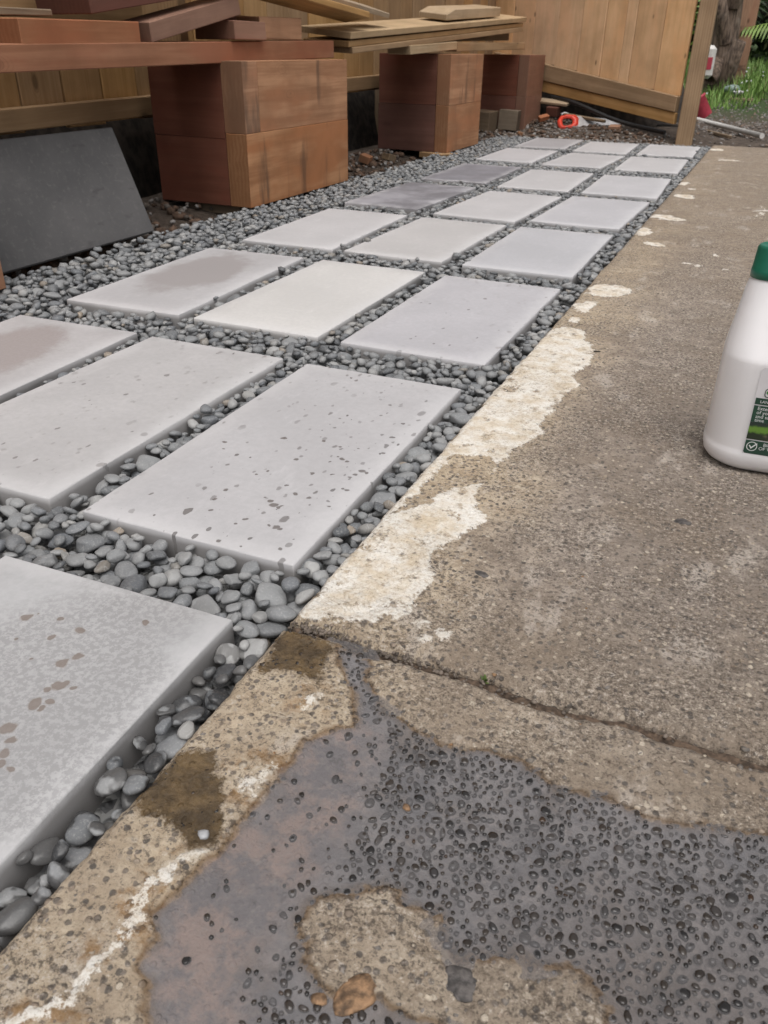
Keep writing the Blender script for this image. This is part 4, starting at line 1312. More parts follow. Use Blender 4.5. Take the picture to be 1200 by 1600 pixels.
# front face at XF: centre is half a width behind
timber('long red brown plank bridging the left edge crate and the largest crate', (XF - 0.10, -0.15, 0.4535), (XF - 0.10, 2.745, 0.4915), 0.20, 0.061, M['red'], name='long_plank', cat='plank')
timber('red brown block with a dark knotty patch on the long plank, at the left', (XF - 0.07, 1.075, 0.526), (XF - 0.07, 1.53, 0.531), 0.14, 0.057, M['red'], name='timber_block')
timber('short brown scrap lying on the knotty red block', (XF - 0.10, 1.05, 0.568), (XF - 0.10, 1.27, 0.572), 0.06, 0.018, M['grey_wood'], name='timber_scrap')
timber('thick dark red beam tipped upward above the knotty block', (XF - 0.12, 1.36, 0.625), (XF - 0.12, 1.86, 0.690), 0.19, 0.11, M['crate_dark'], name='timber_beam')
timber('brown block tilted up to the right on the long plank', (XF - 0.06, 1.575, 0.532), (XF - 0.06, 2.06, 0.618), 0.12, 0.052, M['red'], name='timber_block')
timber('red brown block propping the tilted block', (XF - 0.06, 1.99, 0.546), (XF - 0.06, 2.185, 0.546), 0.16, 0.056, M['red'], name='timber_block')
timber('rough sawn tan block near the far end of the long plank', (XF - 0.06, 2.20, 0.556), (XF - 0.06, 2.50, 0.558), 0.10, 0.07, M['crate'], name='timber_block')
timber('small dark offcut behind the rough tan block', (XF - 0.17, 2.20, 0.56), (XF - 0.17, 2.36, 0.56), 0.05, 0.075, M['crate_dark'], name='timber_offcut')
# pale stack bridging to crates two and three
sl = (0.685 - 0.556) / (5.55 - 2.855)
for i, (lab, dz, th, dx, y0, y1, w) in enumerate((
        ('topmost pale board of the plank stack over the second crate', 0.0, 0.026, 0.0, 2.855, 5.56, 0.24),
        ('second pale board of the plank stack, its edge set back', -0.030, 0.022, -0.010, 2.86, 5.52, 0.22),
        ('lowest pale board of the plank stack over the second crate', -0.054, 0.024, -0.004, 2.88, 5.50, 0.22))):
    z = lambda yy: (0.554 if i == 0 else 0.546) + sl * (yy - 2.855) + dz
    timber(lab, (-1.305 - w / 2 + dx, y0, z(y0)), (-1.305 - w / 2 + dx, y1, z(y1)), w, th, M['pine_pale'] if i == 0 else M['pine'], roll=R(5.5) if i == 0 else R(2.0), name='pale_plank', cat='plank')


def wedge_block():
    bm = bmesh.new()
    L, W_, H_ = 1.02, 0.16, 0.050
    prof = [(-L / 2, -H_ / 2), (L / 2, -H_ / 2), (L / 2, H_ / 2), (-L / 2 + 0.13, H_ / 2), (-L / 2, H_ * 0.05)]
    a = [bm.verts.new((x, -W_ / 2, z)) for x, z in prof]; b2 = [bm.verts.new((x, W_ / 2, z)) for x, z in prof]
    n = len(prof)
    bm.faces.new(a[::-1]); bm.faces.new(b2)
    for i in range(n):
        bm.faces.new((a[i], a[(i + 1) % n], b2[(i + 1) % n], b2[i]))
    bmesh.ops.recalc_face_normals(bm, faces=bm.faces[:])
    bmesh.ops.bevel(bm, geom=bm.edges[:], offset=0.003, segments=1, affect='EDGES')
    me = bpy.data.meshes.new('wedge'); bm.to_mesh(me); bm.free()
    return me


o = link('timber_block', wedge_block(), M['pine_pale'])
o.location = (-1.42, 4.58, 0.684); o.rotation_euler = (R(5.5), R(-2.7), R(91))
tag(o, 'pale block with one sloping end lying on the plank stack', 'timber', 'timber stacked on the crates')
timber('pale yellow bearer on the second crate, tilted', (-1.36, 3.50, 0.490), (-1.36, 4.17, 0.513), 0.12, 0.038, M['pine_pale'], name='bearer')
timber('pale bearer reaching from the second crate to the farthest crate', (-1.37, 4.20, 0.506), (-1.37, 5.60, 0.518), 0.12, 0.042, M['pine'], name='bearer')
timber('brown board wedged under the far end of the plank stack', (-1.46, 4.30, 0.555), (-1.46, 5.50, 0.572), 0.12, 0.045, M['grey_wood'], name='board')
timber('upper loose pale plank running down onto the plank stack', (-1.44, 1.75, 0.760), (-1.40, 3.32, 0.642), 0.14, 0.022, M['pine_pale'], roll=R(14), name='pale_plank', cat='plank')
timber('lower loose pale plank with its end on the plank stack', (-1.36, 1.85, 0.700), (-1.345, 3.00, 0.612), 0.12, 0.024, M['pine'], roll=R(-8), name='pale_plank', cat='plank')
timber('tan post end standing in the timber pile by the fence', (-1.60, 2.05, 0.46), (-1.60, 2.05, 0.95), 0.09, 0.045, M['pine'], name='timber_post')
timber('blurred tan board on edge behind the knotty block', (-1.62, 0.6, 0.62), (-1.62, 1.9, 0.63), 0.03, 0.15, M['pine'], name='board')

# ================================================================== BOTTLE
def rrect(cx, cy, hw, hd, r, n=8):
    r = min(r, hw - 1e-4, hd - 1e-4)
    pts = []
    for (sx_, sy_, a0) in ((1, 1, 0), (-1, 1, 90), (-1, -1, 180), (1, -1, 270)):
        for k in range(n + 1):
            a = R(a0 + 90 * k / n)
            pts.append((cx + sx_ * (hw - r) + r * math.cos(a), cy + sy_ * (hd - r) + r * math.sin(a)))
    return pts


bottle = tag(empty('plastic_bottle', (0.487, 0.534, 0.0), (0, 0, R(3))), 'white plastic jug with green screw cap and green label on the path', 'bottle')
secs = [  # z, cx, cy, half width, half depth, corner radius
    (0.000, 0.0, 0.0, 0.068, 0.046, 0.040), (0.002, 0.0, 0.0, 0.076, 0.053, 0.045), (0.007, 0.0, 0.0, 0.084, 0.060, 0.05), (0.014, 0.0, 0.0, 0.0890, 0.0645, 0.052), (0.024, 0.0, 0.0, 0.0905, 0.0660, 0.052),
    (0.030, 0.0, 0.0, 0.0905, 0.0660, 0.052), (0.033, 0.0, 0.0, 0.0895, 0.0650, 0.052), (0.037, 0.0, 0.0, 0.0895, 0.0650, 0.052),
    (0.090, 0.0, 0.0, 0.0895, 0.0650, 0.046), (0.155, 0.0, 0.0, 0.0895, 0.0650, 0.044), (0.1585, -0.0002, 0.0, 0.0892, 0.0645, 0.043), (0.1625, -0.002, 0.0, 0.0872, 0.0622, 0.042),
    (0.178, -0.0125, 0.0005, 0.0752, 0.0545, 0.038), (0.200, -0.0255, 0.001, 0.0595, 0.0445, 0.034), (0.225, -0.040, 0.0015, 0.0420, 0.0345, 0.030), (0.243, -0.049, 0.002, 0.0310, 0.0280, 0.0265),
    (0.250, -0.051, 0.002, 0.0275, 0.0265, 0.0264), (0.254, -0.053, 0.002, 0.0235, 0.0235, 0.0234), (0.262, -0.053, 0.002, 0.0225, 0.0225, 0.0224), (0.285, -0.053, 0.002, 0.0225, 0.0225, 0.0224)]
vs, fs = [], []
per = None
for z, cx, cy, hw, hd, r in secs:
    pts = rrect(cx, cy, hw, hd, r)
    per = len(pts)
    vs += [(px_, py_, z) for px_, py_ in pts]
for i in range(len(secs) - 1):
    for k in range(per):
        k2 = (k + 1) % per
        fs.append((i * per + k, i * per + k2, (i + 1) * per + k2, (i + 1) * per + k))
fs.append(tuple(range(per))[::-1]); fs.append(tuple(range((len(secs) - 1) * per, len(secs) * per)))
me = bpy.data.meshes.new('jug'); me.from_pydata(vs, [], fs); me.update()
for p_ in me.polygons: p_.use_smooth = len(p_.vertices) == 4
t = NT('milky_plastic')
n = t.noise(t.coord(), 9, 3)
n9 = t.noise(t.coord(), 60, 4)
c = t.mix(t.mapr(n, 0.3, 0.7), (0.74, 0.72, 0.725), (0.78, 0.76, 0.765))
M['jug'] = t.done(t.bsdf(Base_Color=c, Roughness=0.36, Subsurface_Weight=0.6, Subsurface_Radius=(1.0, 1.0, 1.0), Subsurface_Scale=0.03, Normal=t.bump(n9, 0.06, 0.001)).outputs[0])
link('body', me, M['jug'], bottle)
me = tube_mesh([(-0.03, 0.002, 0.236), (-0.004, 0.002, 0.243), (0.030, 0.002, 0.232), (0.055, 0.002, 0.208), (0.066, 0.002, 0.178), (0.064, 0.002, 0.160)], [0.012, 0.0115, 0.0115, 0.012, 0.013, 0.015], 14)
link('handle', me, M['jug'], bottle)
seam = []
for z, cx, cy, hw, hd, r in secs[1:-3]:
    seam.append((cx - hw - 0.0002, cy, z))
link('mould_seam', tube_mesh(seam, 0.0007, 6), M['jug'], bottle)
# ribbed cap
seg = 72
prof = [(0.0245, 0.253, 0), (0.0262, 0.2535, 0), (0.0266, 0.262, 0), (0.0262, 0.2645, 0), (0.0258, 0.2660, 1), (0.0246, 0.290, 1), (0.0232, 0.2930, 0), (0.0215, 0.2942, 0), (0.0200, 0.2928, 0), (0.0, 0.2924, 0)]
vs, fs = [], []
for r, z, rib in prof:
    for k in range(seg):
        rr = r - (0.0007 if (rib and k % 2) else 0)
        a = 2 * math.pi * k / seg
        vs.append((-0.053 + rr * math.cos(a), 0.002 + rr * math.sin(a), z))
for i in range(len(prof) - 1):
    for k in range(seg):
        k2 = (k + 1) % seg
        fs.append((i * seg + k, i * seg + k2, (i + 1) * seg + k2, (i + 1) * seg + k))
me = bpy.data.meshes.new('cap'); me.from_pydata(vs, [], fs); me.update()
for p_ in me.polygons: p_.use_smooth = True
M['cap'] = plain('green_plastic', (0.008, 0.125, 0.075), 0.35, var=0.08)
link('cap', me, M['cap'], bottle)
# label on the front face (faces -y)
FY = -0.0650


def poly_part(name, pts, y, mat, parent, th=0.0003):
    n = len(pts)
    vs = [(x, y, z) for x, z in pts] + [(x, y + th, z) for x, z in pts]
    fs = [tuple(range(n)), tuple(range(n, 2 * n))[::-1]] + [(i, i + n, (i + 1) % n + n, (i + 1) % n) for i in range(n)]
    me = bpy.data.meshes.new(name); me.from_pydata(vs, [], fs); me.update()
    bm = bmesh.new(); bm.from_mesh(me); bmesh.ops.recalc_face_normals(bm, faces=bm.faces[:]); bm.to_mesh(me); bm.free()
    return link(name, me, mat, parent)


def ring_part(name, cx, cz, r0, r1, y, mat, parent, a0=0, a1=360, n=28):
    pts = [(cx + r1 * math.cos(R(a0 + (a1 - a0) * k / n)), cz + r1 * math.sin(R(a0 + (a1 - a0) * k / n))) for k in range(n + 1)]
    pin = [(cx + r0 * math.cos(R(a0 + (a1 - a0) * k / n)), cz + r0 * math.sin(R(a0 + (a1 - a0) * k / n))) for k in range(n + 1)]
    vs = [(x, y, z) for x, z in pts] + [(x, y, z) for x, z in pin]
    fs = [(k, k + 1, n + 2 + k, n + 1 + k) for k in range(n)]
    me = bpy.data.meshes.new(name); me.from_pydata(vs, [], fs); me.update()
    return link(name, me, mat, parent)


M['label_white'] = plain('label_paper', (0.62, 0.60, 0.615), 0.45, var=0.03)
M['label_green'] = plain('label_dark_green', (0.018, 0.055, 0.035), 0.4, var=0.15)
M['print_white'] = plain('print_white', (0.66, 0.68, 0.67), 0.5, var=0.05)
M['print_grey'] = plain('print_grey', (0.05, 0.07, 0.06), 0.5, var=0.1)
M['leaf_print'] = plain('print_leaf', (0.045, 0.22, 0.04), 0.5, var=0.25, scale=200)
t = NT('label_photo')
p = t.coord(); sxx = t.n('ShaderNodeSeparateXYZ', None, Vector=p).outputs
n = t.noise(p, 130, 5)
c = t.mix(t.mapr(t.math('ADD', sxx[2], t.math('MULTIPLY', t.math('SUBTRACT', n, .5), .012)), 0.0615, 0.066), (0.02, 0.03, 0.016), (0.12, 0.24, 0.035))
c = t.mix(t.mapr(t.math('ADD', sxx[2], t.math('MULTIPLY', t.math('SUBTRACT', n, .5), .010)), 0.070, 0.0745), c, (0.022, 0.036, 0.028))
c = t.mix(t.mapr(t.math('ADD', sxx[0], t.math('MULTIPLY', t.math('SUBTRACT', n, .5), .03)), -0.018, -0.008), c, t.mix(n, (0.05, 0.045, 0.028), (0.17, 0.15, 0.1)))
M['label_photo'] = t.done(t.bsdf(Base_Color=c, Roughness=0.4).outputs[0])
lab = poly_part('label', [(-0.0405, 0.0325), (-0.0385, 0.030), (0.052, 0.030), (0.054, 0.033), (0.050, 0.150), (0.046, 0.154), (-0.039, 0.154), (-0.0425, 0.150)], FY - 0.0004, M['label_white'], bottle)
poly_part('header_panel', [(-0.0405, 0.1035), (0.049, 0.1035), (0.049, 0.1125), (-0.0405, 0.1125)], FY - 0.0008, M['label_green'], lab)
poly_part('text_panel', [(-0.0400, 0.0785), (0.049, 0.0785), (0.049, 0.1020), (-0.0404, 0.1020)], FY - 0.0008, M['label_green'], lab)
poly_part('photo_panel', [(-0.0398, 0.0535), (0.049, 0.0535), (0.049, 0.0783), (-0.0400, 0.0783)], FY - 0.0008, M['label_photo'], lab)
poly_part('footer_panel', [(-0.0395, 0.0345), (-0.0375, 0.0325), (0.047, 0.0325), (0.049, 0.0345), (0.049, 0.0520), (-0.0396, 0.0520)], FY - 0.0008, M['label_green'], lab)


def text_part(s, x, z, size, mat, parent, name='lettering'):
    cu = bpy.data.curves.new('text', 'FONT')
    cu.body = s; cu.size = size
    tmp = bpy.data.objects.new('tmp_text', cu)
    C.objects.link(tmp)
    bpy.context.view_layer.update()
    dg = bpy.context.evaluated_depsgraph_get()
    me = bpy.data.meshes.new_from_object(tmp.evaluated_get(dg))
    bpy.data.objects.remove(tmp)
    o = link(name, me, mat, parent)
    o.matrix_basis = Matrix.Translation((x, FY - 0.0012, z)) @ Matrix.Rotation(R(90), 4, 'X')
    return o


text_part('LANDSCAPE', -0.0345, 0.1062, 0.0052, M['print_white'], lab)
text_part('Extend', -0.0355, 0.0962, 0.0068, M['print_white'], lab)
text_part('of your', -0.0355, 0.0905, 0.0068, M['print_white'], lab)
text_part('and save', -0.0355, 0.0848, 0.0068, M['print_white'], lab)
text_part('time', -0.0355, 0.0796, 0.0066, M['print_white'], lab)
text_part('BINDS', -0.0170, 0.0455, 0.0064, M['print_white'], lab)
text_part('OF WOOD', -0.0215, 0.0398, 0.0064, M['print_white'], lab)
ring_part('tick_circle', -0.0305, 0.0435, 0.0058, 0.0068, FY - 0.0012, M['print_white'], lab)
poly_part('tick_mark', [(-0.0345, 0.0445), (-0.0332, 0.0455), (-0.0312, 0.0425), (-0.0250, 0.0488), (-0.0240, 0.0482), (-0.0310, 0.0398)], FY - 0.0014, M['print_white'], lab, 0.0001)
# padlock with two leaves
ring_part('padlock_shackle', -0.0225, 0.1265, 0.0046, 0.0062, FY - 0.0012, M['print_grey'], lab, 0, 180)
poly_part('padlock_body', rrect(-0.0225, 0.1205, 0.0092, 0.0062, 0.004, 5), FY - 0.0010, M['print_grey'], lab, 0.0001)
poly_part('padlock_face', rrect(-0.0225, 0.1205, 0.0080, 0.0050, 0.0033, 5), FY - 0.0013, M['label_white'], lab, 0.0001)
for s_ in (-1, 1):
    poly_part('leaf_mark', [(-0.0225 + s_ * (0.0042 + 0.0032 * math.cos(a)), 0.1215 + 0.0028 * math.sin(a)) for a in np.linspace(0, 2 * math.pi, 14)[:-1]], FY - 0.0016, M['leaf_print'], lab, 0.0001)

# ================================================================== SMALL THINGS ON THE PATH
def lump(name, loc, rad, seed, mat, sub=I2V, fac=I2F, rot=0.0, rough=0.12):
    r = np.random.default_rng(seed)
    V = shape(sub, seed) * (1 + rough * (r.random((len(sub), 1)) - .5)) * np.array(rad)
    ca, sa = math.cos(rot), math.sin(rot)
    V = np.stack([V[:, 0] * ca - V[:, 1] * sa, V[:, 0] * sa + V[:, 1] * ca, V[:, 2]], -1)
    o = link(name, mesh_np(name, V, fac, True), mat)
    o.location = loc
    return o


M['rust_stone'] = plain('rust_stone', (0.19, 0.112, 0.06), 0.75, var=0.65, scale=170, bump=1.0)
M['dark_stone'] = plain('dark_stone', (0.07, 0.062, 0.058), 0.7, var=0.6, scale=190, bump=0.9)
M['pale_stone'] = plain('pale_stone', (0.33, 0.33, 0.34), 0.5, var=0.2, scale=120, bump=0.3)
tag(lump('flat_stone', (0.277, -0.394, -0.0008), (0.0165, 0.0120, 0.0022), 5, M['rust_stone'], I3V, I3F, rot=0.9, rough=0.10), 'rusty orange flat stone at the edge of the puddle', 'stone')
tag(lump('flat_stone', (0.333, -0.360, -0.0016), (0.0115, 0.011, 0.0018), 9, M['dark_stone'], I3V, I3F, rot=0.3, rough=0.03), 'square dark stone set flush in the dry patch of concrete', 'stone')
tag(lump('small_stone', (0.250, -0.249, -0.001), (0.0035, 0.0032, 0.0028), 12, M['rust_stone']), 'tiny orange stone standing in the middle of the puddle', 'stone')
tag(lump('small_stone', (0.256, -0.405, -0.001), (0.006, 0.005, 0.003), 13, M['rust_stone']), 'small orange stone left of the rusty flat stone', 'stone')
tag(lump('small_stone', (0.123, -0.336, 0.0005), (0.0048, 0.0042, 0.003), 14, M['pale_stone']), 'small pale grey stone in the brown wet patch', 'stone')
tag(lump('flat_stone', (0.204, 0.079, -0.0006), (0.010, 0.006, 0.0018), 15, M['dark_stone']), 'blue grey stone set flush right of the cream stain', 'stone')
tag(lump('flat_stone', (0.397, 0.296, -0.0006), (0.012, 0.010, 0.0016), 16, M['dark_stone']), 'dark stone set flush in the path in front of the jug', 'stone')
# rough dark grit where the joint meets the pebbles
GV, GF, off = [], [], 0
for i in range(260):
    x = EDGE + 0.004 + abs(rng.normal()) * 0.16 if i < 300 else rng.uniform(EDGE, 0.6)
    if x > 0.62: continue
    y = float(joint_y(x)) + rng.normal() * (0.0035 if i > 120 else 0.0055)
    a = rng.uniform(0.0008, 0.0032)
    Rm = rotm(rng.uniform(0, 6.28), rng.normal() * .5, rng.normal() * .5)
    V = (I1V * (1 + 0.4 * (rng.random((nI, 1)) - .5)) * np.array([a, a * .75, a * .55])) @ Rm.T + np.array([x, y, -0.003 + rng.uniform(-.002, .002)])
    GV.append(V); GF.append(I1F + off); off += nI
o = link('joint_grit', mesh_np('grit', np.concatenate(GV), np.concatenate(GF), False), plain('joint_grit', (0.13, 0.105, 0.085), 0.85, var=0.5, scale=60), path)
o.matrix_basis = parent_inv(path)
o['kind'] = 'stuff'
# the weed in the joint
M['weed'] = plain('weed_green', (0.085, 0.13, 0.03), 0.6, var=0.3, scale=100)
weed = tag(empty('weed', (0.261, -0.084, -0.004)), 'tiny green weed growing in the path joint', 'weed')
for i in range(9):
    a = rng.uniform(0, 6.28); L = rng.uniform(0.004, 0.010); up = rng.uniform(0.35, 1.3)
    d = Vector((math.cos(a) * math.cos(up), math.sin(a) * math.cos(up), math.sin(up))); s_ = Vector((-math.sin(a), math.cos(a), 0)) * 0.0016
    n_ = d.cross(s_).normalized() * 0.0004
    pts = [Vector((0, 0, 0)), d * L * 0.5 + s_, d * L + n_ * 2, d * L * 0.5 - s_, d * L * 0.5 + n_ * 2.5]
    me = bpy.data.meshes.new('leaf'); me.from_pydata([tuple(v) for v in pts], [], [(0, 1, 4), (1, 2, 4), (2, 3, 4), (3, 0, 4)]); me.update()
    link('leaf', me, M['weed'], weed)
tag(packer('little dark twig lying on the path', (0.167, 0.898, 0.0015), (0.178, 0.904, 0.0015), 0.003, 0.002, M['dark_earth'], 0, 'twig', 'twig'))

# ================================================================== RUBBLE BY THE END FENCE
def gz(x, y):
    return float(ground_z(np.array(float(x)), np.array(float(y))))


# hand saw
saw = tag(empty('hand_saw', (-0.93, 5.60, gz(-0.93, 5.60) + 0.006), (R(8), 0, R(24))), 'hand saw with orange red handle lying on the rubble', 'saw')
M['saw_orange'] = plain('saw_handle', (0.62, 0.055, 0.03), 0.4, var=0.1)
M['steel'] = plain('saw_steel', (0.34, 0.33, 0.33), 0.38, 0.7, var=0.15)
out = [(-0.095, -0.035), (-0.085, -0.055), (-0.05, -0.058), (0.02, -0.045), (0.045, -0.02), (0.05, 0.03), (0.03, 0.058), (-0.03, 0.062), (-0.075, 0.048), (-0.098, 0.01)]
inn = [(-0.066, -0.022), (-0.06, -0.034), (-0.045, -0.036), (-0.01, -0.028), (0.006, -0.012), (0.008, 0.018), (-0.004, 0.034), (-0.032, 0.036), (-0.058, 0.028), (-0.068, 0.006)]
bm = bmesh.new()
zt, zb = 0.012, -0.012
vo_t = [bm.verts.new((x, y, zt)) for x, y in out]; vi_t = [bm.verts.new((x, y, zt)) for x, y in inn]
vo_b = [bm.verts.new((x, y, zb)) for x, y in out]; vi_b = [bm.verts.new((x, y, zb)) for x, y in inn]
n = len(out)
for i in range(n):
    j = (i + 1) % n
    bm.faces.new((vo_t[i], vo_t[j], vi_t[j], vi_t[i])); bm.faces.new((vo_b[j], vo_b[i], vi_b[i], vi_b[j]))
    bm.faces.new((vo_b[i], vo_b[j], vo_t[j], vo_t[i])); bm.faces.new((vi_t[i], vi_t[j], vi_b[j], vi_b[i]))
bmesh.ops.recalc_face_normals(bm, faces=bm.faces[:])
bmesh.ops.bevel(bm, geom=[e for e in bm.edges if e.calc_face_angle(0) > 1.0], offset=0.005, segments=2, affect='EDGES')
me = bpy.data.meshes.new('handle'); bm.to_mesh(me); bm.free()
for p_ in me.polygons: p_.use_smooth = True
h_ = link('handle', me, M['saw_orange'], saw); h_.location = (0, 0, 0.02); h_.rotation_euler = (R(35), 0, 0)
bl = [(0.03, 0.055), (0.40, 0.035), (0.41, 0.02), (0.40, 0.0), (0.03, -0.05)]
vs = [(x, y, 0.0008) for x, y in bl] + [(x, y, -0.0008) for x, y in bl]
n = len(bl)
me = bpy.data.meshes.new('blade')
me.from_pydata(vs, [], [tuple(range(n)), tuple(range(n, 2 * n))[::-1]] + [(i, i + n, (i + 1) % n + n, (i + 1) % n) for i in range(n)]); me.update()
b2 = link('blade', me, M['steel'], saw); b2.location = (0, 0, 0.022); b2.rotation_euler = (R(35), R(2), 0)

M['black_plastic'] = plain('black_plastic', (0.018, 0.017, 0.017), 0.45, var=0.2)
pp = []
for k in range(12):
    u = k / 11
    tt = 1.10 - 1.0 * u
    b_ = F0 + FD * tt - FN * (0.02 + 0.03 * math.sin(u * 5))
    pp.append((b_[0], b_[1], 0.205 - 0.175 * u + 0.012 * math.sin(u * 7)))
tag(link('drain_pipe', tube_mesh(pp, 0.014, 10), M['black_plastic']), 'black plastic pipe lying along the bottom of the end fence', 'pipe')

packer('dark red offcut in the rubble behind the saw', (-1.16, 5.83, 0.115), (-1.07, 5.79, 0.11), 0.05, 0.06, M['crate_dark'], 0.2)
packer('pale splintered board under the end fence rail', (-1.30, 5.93, 0.175), (-1.00, 5.77, 0.165), 0.06, 0.018, M['pine_pale'], 0.3)
packer('brown stick lying across the rubble behind the saw', (-1.02, 5.73, 0.10), (-0.70, 5.60, 0.075), 0.022, 0.018, M['grey_wood'], 0.2, 'stick', 'stick')
packer('orange brown offcut beside the farthest crate', (-1.17, 5.62, 0.07), (-1.12, 5.68, 0.085), 0.035, 0.03, M['red'], 0.4)
packer('brown chip of wood under the tip of the saw', (-0.66, 5.56, 0.045), (-0.58, 5.55, 0.05), 0.05, 0.02, M['crate'], 0.2)
packer('narrow pale batten in the dirt past the farthest pavers', (-1.02, 5.20, -0.022), (-0.66, 5.17, -0.022), 0.03, 0.012, M['grey_wood'], 0.1, 'batten', 'batten')
packer('short pale stick in front of the end fence', (-0.58, 5.16, -0.03), (-0.42, 5.14, -0.03), 0.03, 0.012, M['crate'], 0.1, 'stick', 'stick')
for lab_, x, y, s_, m_ in (
        ('brown clod by the foot of the second crate', -1.27, 4.62, 0.024, 'grey_wood'), ('tan chip by the foot of the farthest crate', -1.21, 5.30, 0.022, 'crate'),
        ('orange chip lying past the second crate', -1.22, 4.75, 0.018, 'crate'), ('light chip at the gravel edge near the farthest crate', -1.19, 5.12, 0.018, 'pine_pale'),
        ('brown chip in the gap before the second crate', -1.45, 3.60, 0.035, 'grey_wood'), ('larger tan block in the gap before the second crate', -1.50, 3.42, 0.04, 'crate')):
    a = rng.uniform(0, 3.1)
    packer(lab_, (x - s_ * math.cos(a), y - s_ * math.sin(a), gz(x, y) + 0.026), (x + s_ * math.cos(a), y + s_ * math.sin(a), gz(x, y) + 0.026), s_ * 1.3, s_ * 0.9, M[m_], 0.3, 'wood_chip', 'wood chip')
tag(lump('white_scrap', (-1.02, 5.76, 0.10), (0.028, 0.018, 0.014), 44, M['label_white']), 'crumpled white scrap in the rubble under the end fence', 'scrap')
# clods of earth beside the slab and the crates
M['clod'] = plain('clod', (0.10, 0.062, 0.042), 0.95, var=0.5, scale=60, bump=0.9)
CV, CF, off = [], [], 0
for i in range(900):
    if i < 620: x, y = rng.uniform(-1.70, -1.26), rng.uniform(0.9, 5.3)
    else: x, y = rng.uniform(-1.4, -0.2), rng.uniform(5.3, 5.9)
    if -1.65 < x < -1.24 and (1.9 < y < 2.72 or 3.87 < y < 4.44): continue
    f = F0[1] + (x - F0[0]) / FD[0] * FD[1]
    if y > f: continue
    a = rng.uniform(0.006, 0.026) * (1.0 if i < 620 else 0.8)
    V = shape(I1V, 300 + i % 40) * (1 + 0.35 * (rng.random((nI, 1)) - .5)) * np.array([a, a * rng.uniform(.7, 1), a * rng.uniform(.5, .8)])
    V = V @ rotm(rng.uniform(0, 6.28), 0, 0).T + np.array([x, y, gz(x, y) + 0.008])
    CV.append(V); CF.append(I1F + off); off += nI
tag(link('earth_clods', mesh_np('clods', np.concatenate(CV), np.concatenate(CF), True), M['clod']), 'loose clods of brown earth under the fence and crates', 'earth', kind='stuff')

# ================================================================== BEYOND THE FENCE
M['white_pipe'] = plain('white_pipe', (0.62, 0.60, 0.57), 0.4, var=0.08)
me = tube_mesh([(-0.235, 6.97, 0.03), (0.314, 5.80, 0.018)], 0.017, 16)
tag(link('plastic_pipe', me, M['white_pipe']), 'white plastic pipe on the gravel past the end of the path', 'pipe')
tag(board('stick', (-0.19, 6.47, 0.0), (0.12, 5.73, 0.006), 0.022, 0.02, M['grey_wood']), 'pale brown stick lying in front of the white pipe', 'stick')
M['pot'] = plain('pink_plastic', (0.42, 0.05, 0.075), 0.45, var=0.15)
prof = [(0.062, 0.0), (0.066, 0.004), (0.085, 0.145), (0.092, 0.147), (0.092, 0.165), (0.086, 0.166), (0.083, 0.146), (0.063, 0.008), (0.0, 0.008)]
vs, fs = [], []
seg = 28
for r, z in prof:
    for k in range(seg): vs.append((r * math.cos(2 * math.pi * k / seg), r * math.sin(2 * math.pi * k / seg), z))
for i in range(len(prof) - 1):
    for k in range(seg):
        k2 = (k + 1) % seg
        fs.append((i * seg + k, i * seg + k2, (i + 1) * seg + k2, (i + 1) * seg + k))
fs.append(tuple(range(seg))[::-1])
me = bpy.data.meshes.new('pot'); me.from_pydata(vs, [], fs); me.update()
for p_ in me.polygons: p_.use_smooth = True
o = link('bucket', me, M['pot']); o.location = (-0.165, 7.10, 0.03); o.rotation_euler = (R(-14), R(-38), R(25))
tag(o, 'tipped over dark pink bucket behind the corner post', 'bucket')

# lawn: blades of grass on the bank
NB = 26000
bx = rng.uniform(-1.6, 2.6, NB); by = 7.35 + 6.0 * rng.random(NB) ** 1.4
edge = 7.55 + 0.9 * (vnoise(bx, by * 0, 1.3, 120, 3)) + 0.9 * sstep(0.0, 0.45, bx)
kp = by > edge
bx, by = bx[kp], by[kp]
NB = len(bx)
bz = ground_z(bx, by)
hgt_ = rng.uniform(0.04, 0.125, NB) * (0.7 + 0.8 * vnoise(bx, by, 2.2, 121, 2)) * (0.6 + 0.8 * sstep(7.4, 9.2, by))
ang = rng.uniform(0, 6.28, NB); lean = rng.uniform(0.1, 0.8, NB); wd = rng.uniform(0.003, 0.006, NB)
lx, ly = np.cos(ang), np.sin(ang)
b0_ = np.stack([bx, by, bz - 0.01], -1)
side_ = np.stack([-ly, lx, 0 * lx], -1) * wd[:, None]
mid_ = b0_ + np.stack([lx * lean * hgt_ * 0.25, ly * lean * hgt_ * 0.25, hgt_ * 0.6], -1)
tip_ = b0_ + np.stack([lx * lean * hgt_ * 0.9, ly * lean * hgt_ * 0.9, hgt_], -1)
V = np.stack([b0_ - side_, b0_ + side_, mid_ - side_ * .8, mid_ + side_ * .8, tip_], 1).reshape(-1, 3)
base = np.arange(NB)[:, None] * 5
F = np.concatenate([base + np.array([0, 1, 3]), base + np.array([0, 3, 2]), base + np.array([2, 3, 4])])
me = mesh_np('grass', V, F, False)
fattr(me, 'rnd', np.repeat(rng.random(NB), 5))
t = NT('grass')
c = t.ramp(t.attr('rnd'), [(0, (0.09, 0.18, 0.028)), (0.5, (0.16, 0.29, 0.055)), (0.85, (0.23, 0.36, 0.085)), (1, (0.34, 0.31, 0.14))])
M['grass'] = t.done(t.bsdf(Base_Color=c, Roughness=0.6).outputs[0])
tag(link('lawn_grass', me, M['grass']), 'rough green grass growing on the bank past the end fence', 'grass', kind='stuff')
